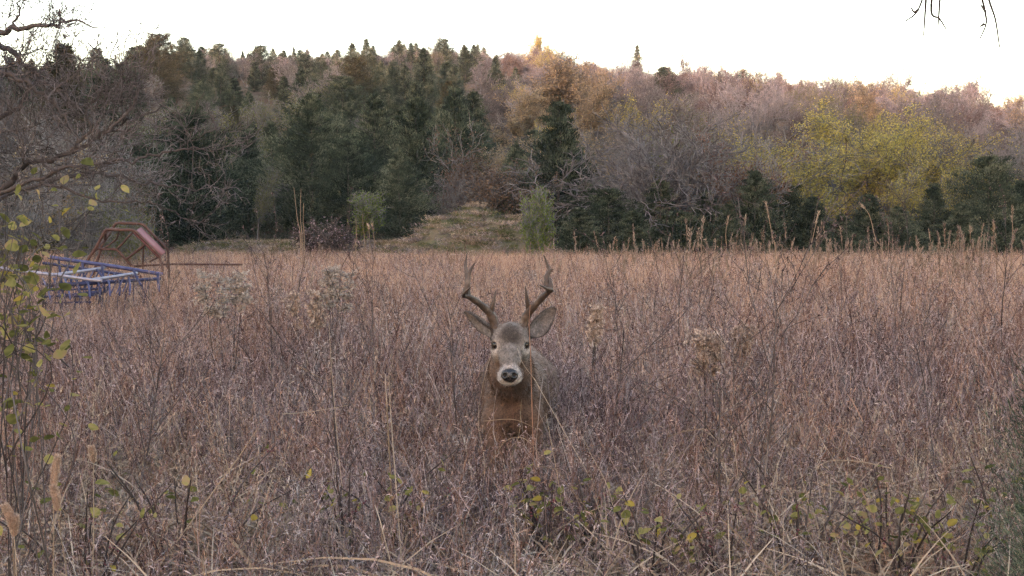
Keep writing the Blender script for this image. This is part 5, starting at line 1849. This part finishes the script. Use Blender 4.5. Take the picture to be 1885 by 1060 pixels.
for pts, y, lab, hd in [([(553, 440), (547, 400), (541, 345)], 26, 'leftmost of the three tall dead stalks before the pointed cedar', False),
                        ([(556, 440), (553, 400), (554, 347)], 26.3, 'middle one of the three tall dead stalks before the pointed cedar', False),
                        ([(560, 440), (558, 410), (559, 374)], 26.1, 'shortest of the three tall dead stalks before the pointed cedar', False),
                        ([(655, 460), (656, 430), (655, 400)], 28, 'thin dead stalk left of the paired stubs', False), ([(672, 450), (669, 425), (667, 394)], 29, 'thin dead stalk leaning left above the paired stubs', False),
                        ([(681, 460), (680, 435), (678, 415)], 27, 'left one of the paired stubs before the mound', True), ([(690, 460), (688, 435), (686, 414)], 27, 'right one of the paired stubs before the mound', True),
                        ([(1625, 470), (1612, 440), (1600, 395), (1584, 376)], 19, 'bent dead stalk with a drooping plume before the yellow tree', True),
                        ([(1428, 470), (1420, 425), (1410, 372)], 20, 'tall dead stalk before the dark cedar left of the yellow tree', True), ([(1492, 470), (1498, 430), (1507, 392)], 20, 'dead stalk leaning right below the yellow tree', True),
                        ([(1862, 470), (1864, 430), (1863, 382)], 18, 'tallest dead stalk near the right picture edge', True), ([(1835, 470), (1830, 440), (1829, 412)], 18.5, 'shorter dead stalk near the right picture edge', True),
                        ([(1372, 470), (1370, 430), (1372, 400)], 22, 'dead stalk right of the grey tangle, above the grass', True), ([(1790, 470), (1786, 440), (1787, 420)], 19, 'short dead stalk between the bent stalk and the right edge', True),
                        ([(1338, 470), (1336, 430), (1341, 398)], 22, 'dead stalk under the russet tree, above the grass', True)]:
    stalk(pts, y, lab, 0.009 if y < 24 else 0.012, hd)

# dark branching weeds standing out from the mass


def dark_weed(base_px, top, y, lab, seed, lean=0.0, h_ang=0.55, mat='twig_dark', r=0.006):
    rng = np.random.RandomState(seed)
    t = at(base_px[0] + lean, top, y)
    b = Vector((at(base_px[0], 900, y).x, y, 0.0))
    root = thing('branching_weed', lab, 'weed', b, 'dark branching weeds')
    out, tips = [], []
    P = dict(max=2, nseg=(9, 5, 3), kids=(1.1, 1.0, 0), ang=(h_ang, 0.5, 0.5), jit=(0.10, 0.25, 0.4), up=(0.02, 0.05, 0.05), lr=(0.42, 0.4, 0.4), rr=0.6, rmin=0.0014, first=(3, 0, 0))
    d = (t - b)
    grow(rng, Vector((0, 0, -0.02)), d.normalized(), d.length, r, 0, P, out, tips)
    link('stems', segs_to(MB(), out, rng, (5, 4, 3)).mesh('stems', mat, True), root)
    mb = MB()
    tp = np.array([p for p, _, l in tips if l > 0] + [s[1] for s in out if s[4] == 2])
    if len(tp):
        n = len(tp) * 5
        kites(mb, np.repeat(tp, 5, 0) + rng.normal(size=(n, 3)) * 0.004, rng.normal(size=(n, 3)), 0.006 + 0.009 * rng.rand(n), 0.005, rng, rng.rand(n) * 0.7)
        link('seed_bits', mb.mesh('seed_bits', 'weed'), root)['kind'] = 'stuff'


for bp, top, y, lean, lab in [((1405, 950), 560, 4.6, 20, 'dark forked weed standing tallest in the lower right foreground'), ((1340, 950), 700, 4.5, -40, 'pale-stemmed weed left of the dark forked weed'),
                              ((1655, 800), 455, 9.0, 6, 'tall dark weed stem crossing the grass line below the yellow tree'), ((1560, 700), 480, 10.5, -10, 'seed-headed dark weed left of the tall stem below the yellow tree'),
                              ((1245, 800), 455, 8.5, -5, 'thin dark weed stem below the grey tangled tree'), ((1480, 720), 470, 9.5, -40, 'dark weed leaning left below the dark cedar'),
                              ((715, 800), 545, 7.0, -25, 'thin dark weed left of the left antler'), ((505, 780), 560, 7.5, 15, 'thin dark weed right of the fluffy plume'),
                              ((1120, 820), 600, 6.0, 30, 'thin dark weed right of the deer shoulder'), ((850, 820), 620, 5.9, -10, 'thin dark weed left of the deer face'),
                              ((1845, 800), 480, 8.0, 4, 'dark weed stem near the right edge above the young cedar'), ((240, 850), 620, 5.2, 30, 'thin dark weed below the hay rake'),
                              ((1740, 850), 640, 5.5, -15, 'brown weed between the tall stem and the young cedar'), ((620, 900), 690, 4.8, 20, 'dark weed in the lower left foreground below the goldenrod plumes')]:
    dark_weed(bp, top, y, lab, int(bp[0]), lean)

# single stems that catch the eye
for pts, y, r, mat, lab, nm in [
    ([(78, 990), (48, 860), (18, 700), (-5, 600)], 2.6, 0.0042, 'twig_dark', 'long dark leaning stem at the left edge', 'dark_stem'),
    ([(715, 800), (712, 740), (709, 688)], 4.4, 0.005, 'pale_grass', 'left one of two upright pale broken grass stems left of the deer', 'grass_stem'),
    ([(722, 800), (718, 745), (716, 692)], 4.4, 0.004, 'pale_grass', 'right one of two upright pale broken grass stems left of the deer', 'grass_stem'),
    ([(1640, 862), (1585, 850), (1530, 848), (1500, 862)], 4.2, 0.004, 'pale_grass', 'pale arching stem over the lower right berry bush', 'grass_stem'),
    ([(520, 762), (570, 758), (640, 746)], 4.5, 0.003, 'pale_grass', 'nearly level pale stem at the left of the upright broken stems', 'grass_stem'),
    ([(405, 888), (440, 840), (475, 788)], 3.9, 0.0045, 'pale_grass', 'thick pale stem leaning right at the lower left', 'grass_stem'),
    ([(545, 672), (590, 695), (632, 713)], 5.0, 0.003, 'pale_grass', 'fine pale stem sloping down right above the upright broken stems', 'grass_stem'),
    ([(979, 735), (977, 660), (974, 598), (976, 560)], 4.95, 0.0038, 'bluestem', 'orange grass blade rising in front of the deer ear', 'grass_stem'),
    ([(1002, 730), (985, 700), (962, 668), (952, 640)], 4.85, 0.0022, 'pale_grass', 'fine pale stem crossing the deer cheek', 'grass_stem'),
    ([(985, 905), (940, 862), (955, 800), (960, 735)], 4.7, 0.003, 'leaf_tan', 'golden grass stem in front of the deer chest', 'grass_stem'),
    ([(890, 775), (945, 772), (990, 790)], 4.7, 0.0022, 'pale_grass', 'pale stem lying level across the deer chest', 'grass_stem'),
    ([(910, 840), (930, 812), (962, 806), (990, 832), (1003, 862)], 4.6, 0.0028, 'pale_grass', 'pale arched blade in front of the deer legs', 'grass_stem'),
    ([(1040, 985), (1030, 900), (1012, 800), (1005, 760)], 4.4, 0.003, 'pale_grass', 'pale stem leaning left at the right of the deer legs', 'grass_stem'),
    ([(1100, 960), (1050, 900), (1010, 860), (900, 870)], 4.3, 0.003, 'pale_grass', 'pale broken stem lying in front of the deer legs', 'grass_stem'),
    ([(905, 960), (912, 850), (908, 770), (915, 715)], 4.9, 0.0028, 'weed_grey', 'grey stem rising before the left side of the deer neck', 'grass_stem'),
    ([(950, 960), (938, 860), (945, 780), (940, 712)], 4.95, 0.0025, 'weed_russet', 'russet stem rising before the middle of the deer chest', 'grass_stem'),
    ([(1010, 960), (988, 850), (992, 760), (1000, 690)], 4.9, 0.0026, 'weed_grey', 'grey stem rising before the deer shoulder', 'grass_stem'),
    ([(880, 960), (892, 860), (880, 770), (893, 690), (905, 650)], 4.85, 0.0024, 'pale_grass', 'pale stem rising beside the left cheek of the deer', 'grass_stem'),
    ([(720, 1040), (700, 960), (690, 930)], 3.6, 0.004, 'pale_grass', 'pale stem stub at the bottom left of centre', 'grass_stem'),
    ([(1080, 830), (1180, 780), (1260, 720)], 4.9, 0.0025, 'twig', 'grey stem slanting up right beside the deer', 'grass_stem'),
    ([(1140, 985), (1120, 900), (1090, 840), (1070, 800)], 4.2, 0.0032, 'pale_grass', 'pale stem slanting up left, right of the deer', 'grass_stem'),
    ([(640, 985), (625, 850), (612, 700), (605, 590)], 4.6, 0.003, 'pale_grass', 'tall fine pale grass stem below the goldenrod plumes', 'grass_stem'),
]:
    P_ = [at(a, b_, y + nr.normal() * 0.05) for a, b_ in pts]
    b = Vector((P_[0].x, y, 0.0))
    dn = P_[0] - P_[1]
    if dn.z < -0.05 and P_[0].z > 0.1:
        P_ = [P_[0] + dn * (P_[0].z / -dn.z) * 0.95] + P_
    C = catmull(P_, 6)
    r *= 0.62
    mb = MB()
    pipe(mb, C, np.linspace(r, r * 0.45, len(C)), 5, nr.rand() * 0.5 + 0.3)
    o = part(None, nm, mb, mat, b)
    o.location = b
    tag(o, lab, 'stem', 'single stems among the weeds')

# ------------------------------------------------------------------ morning air
hx0, hx1, hy0, hy1, hz0, hz1 = -505.0, 505.0, -505.0, 905.0, -2.0, 54.0
hv_ = [(x, y, z) for z in (hz0, hz1) for x, y in ((hx0, hy0), (hx1, hy0), (hx1, hy1), (hx0, hy1))]
hm, hnt, hout = new_mat('morning_haze')
hvp = hnt.nodes.new('ShaderNodeVolumePrincipled')
hvp.inputs['Color'].default_value = (0.90, 0.92, 0.96, 1)
hvp.inputs['Density'].default_value = 0.00018
hnt.links.new(hvp.outputs[0], hout.inputs['Volume'])
haze = link('haze', MB().add(hv_, [[3, 2, 1, 0], [4, 5, 6, 7], [0, 1, 5, 4], [1, 2, 6, 5], [2, 3, 7, 6], [3, 0, 4, 7]], 0.5).mesh('haze', hm))
tag(haze, 'thin pale morning haze over the meadow and hill', None, None, 'stuff')
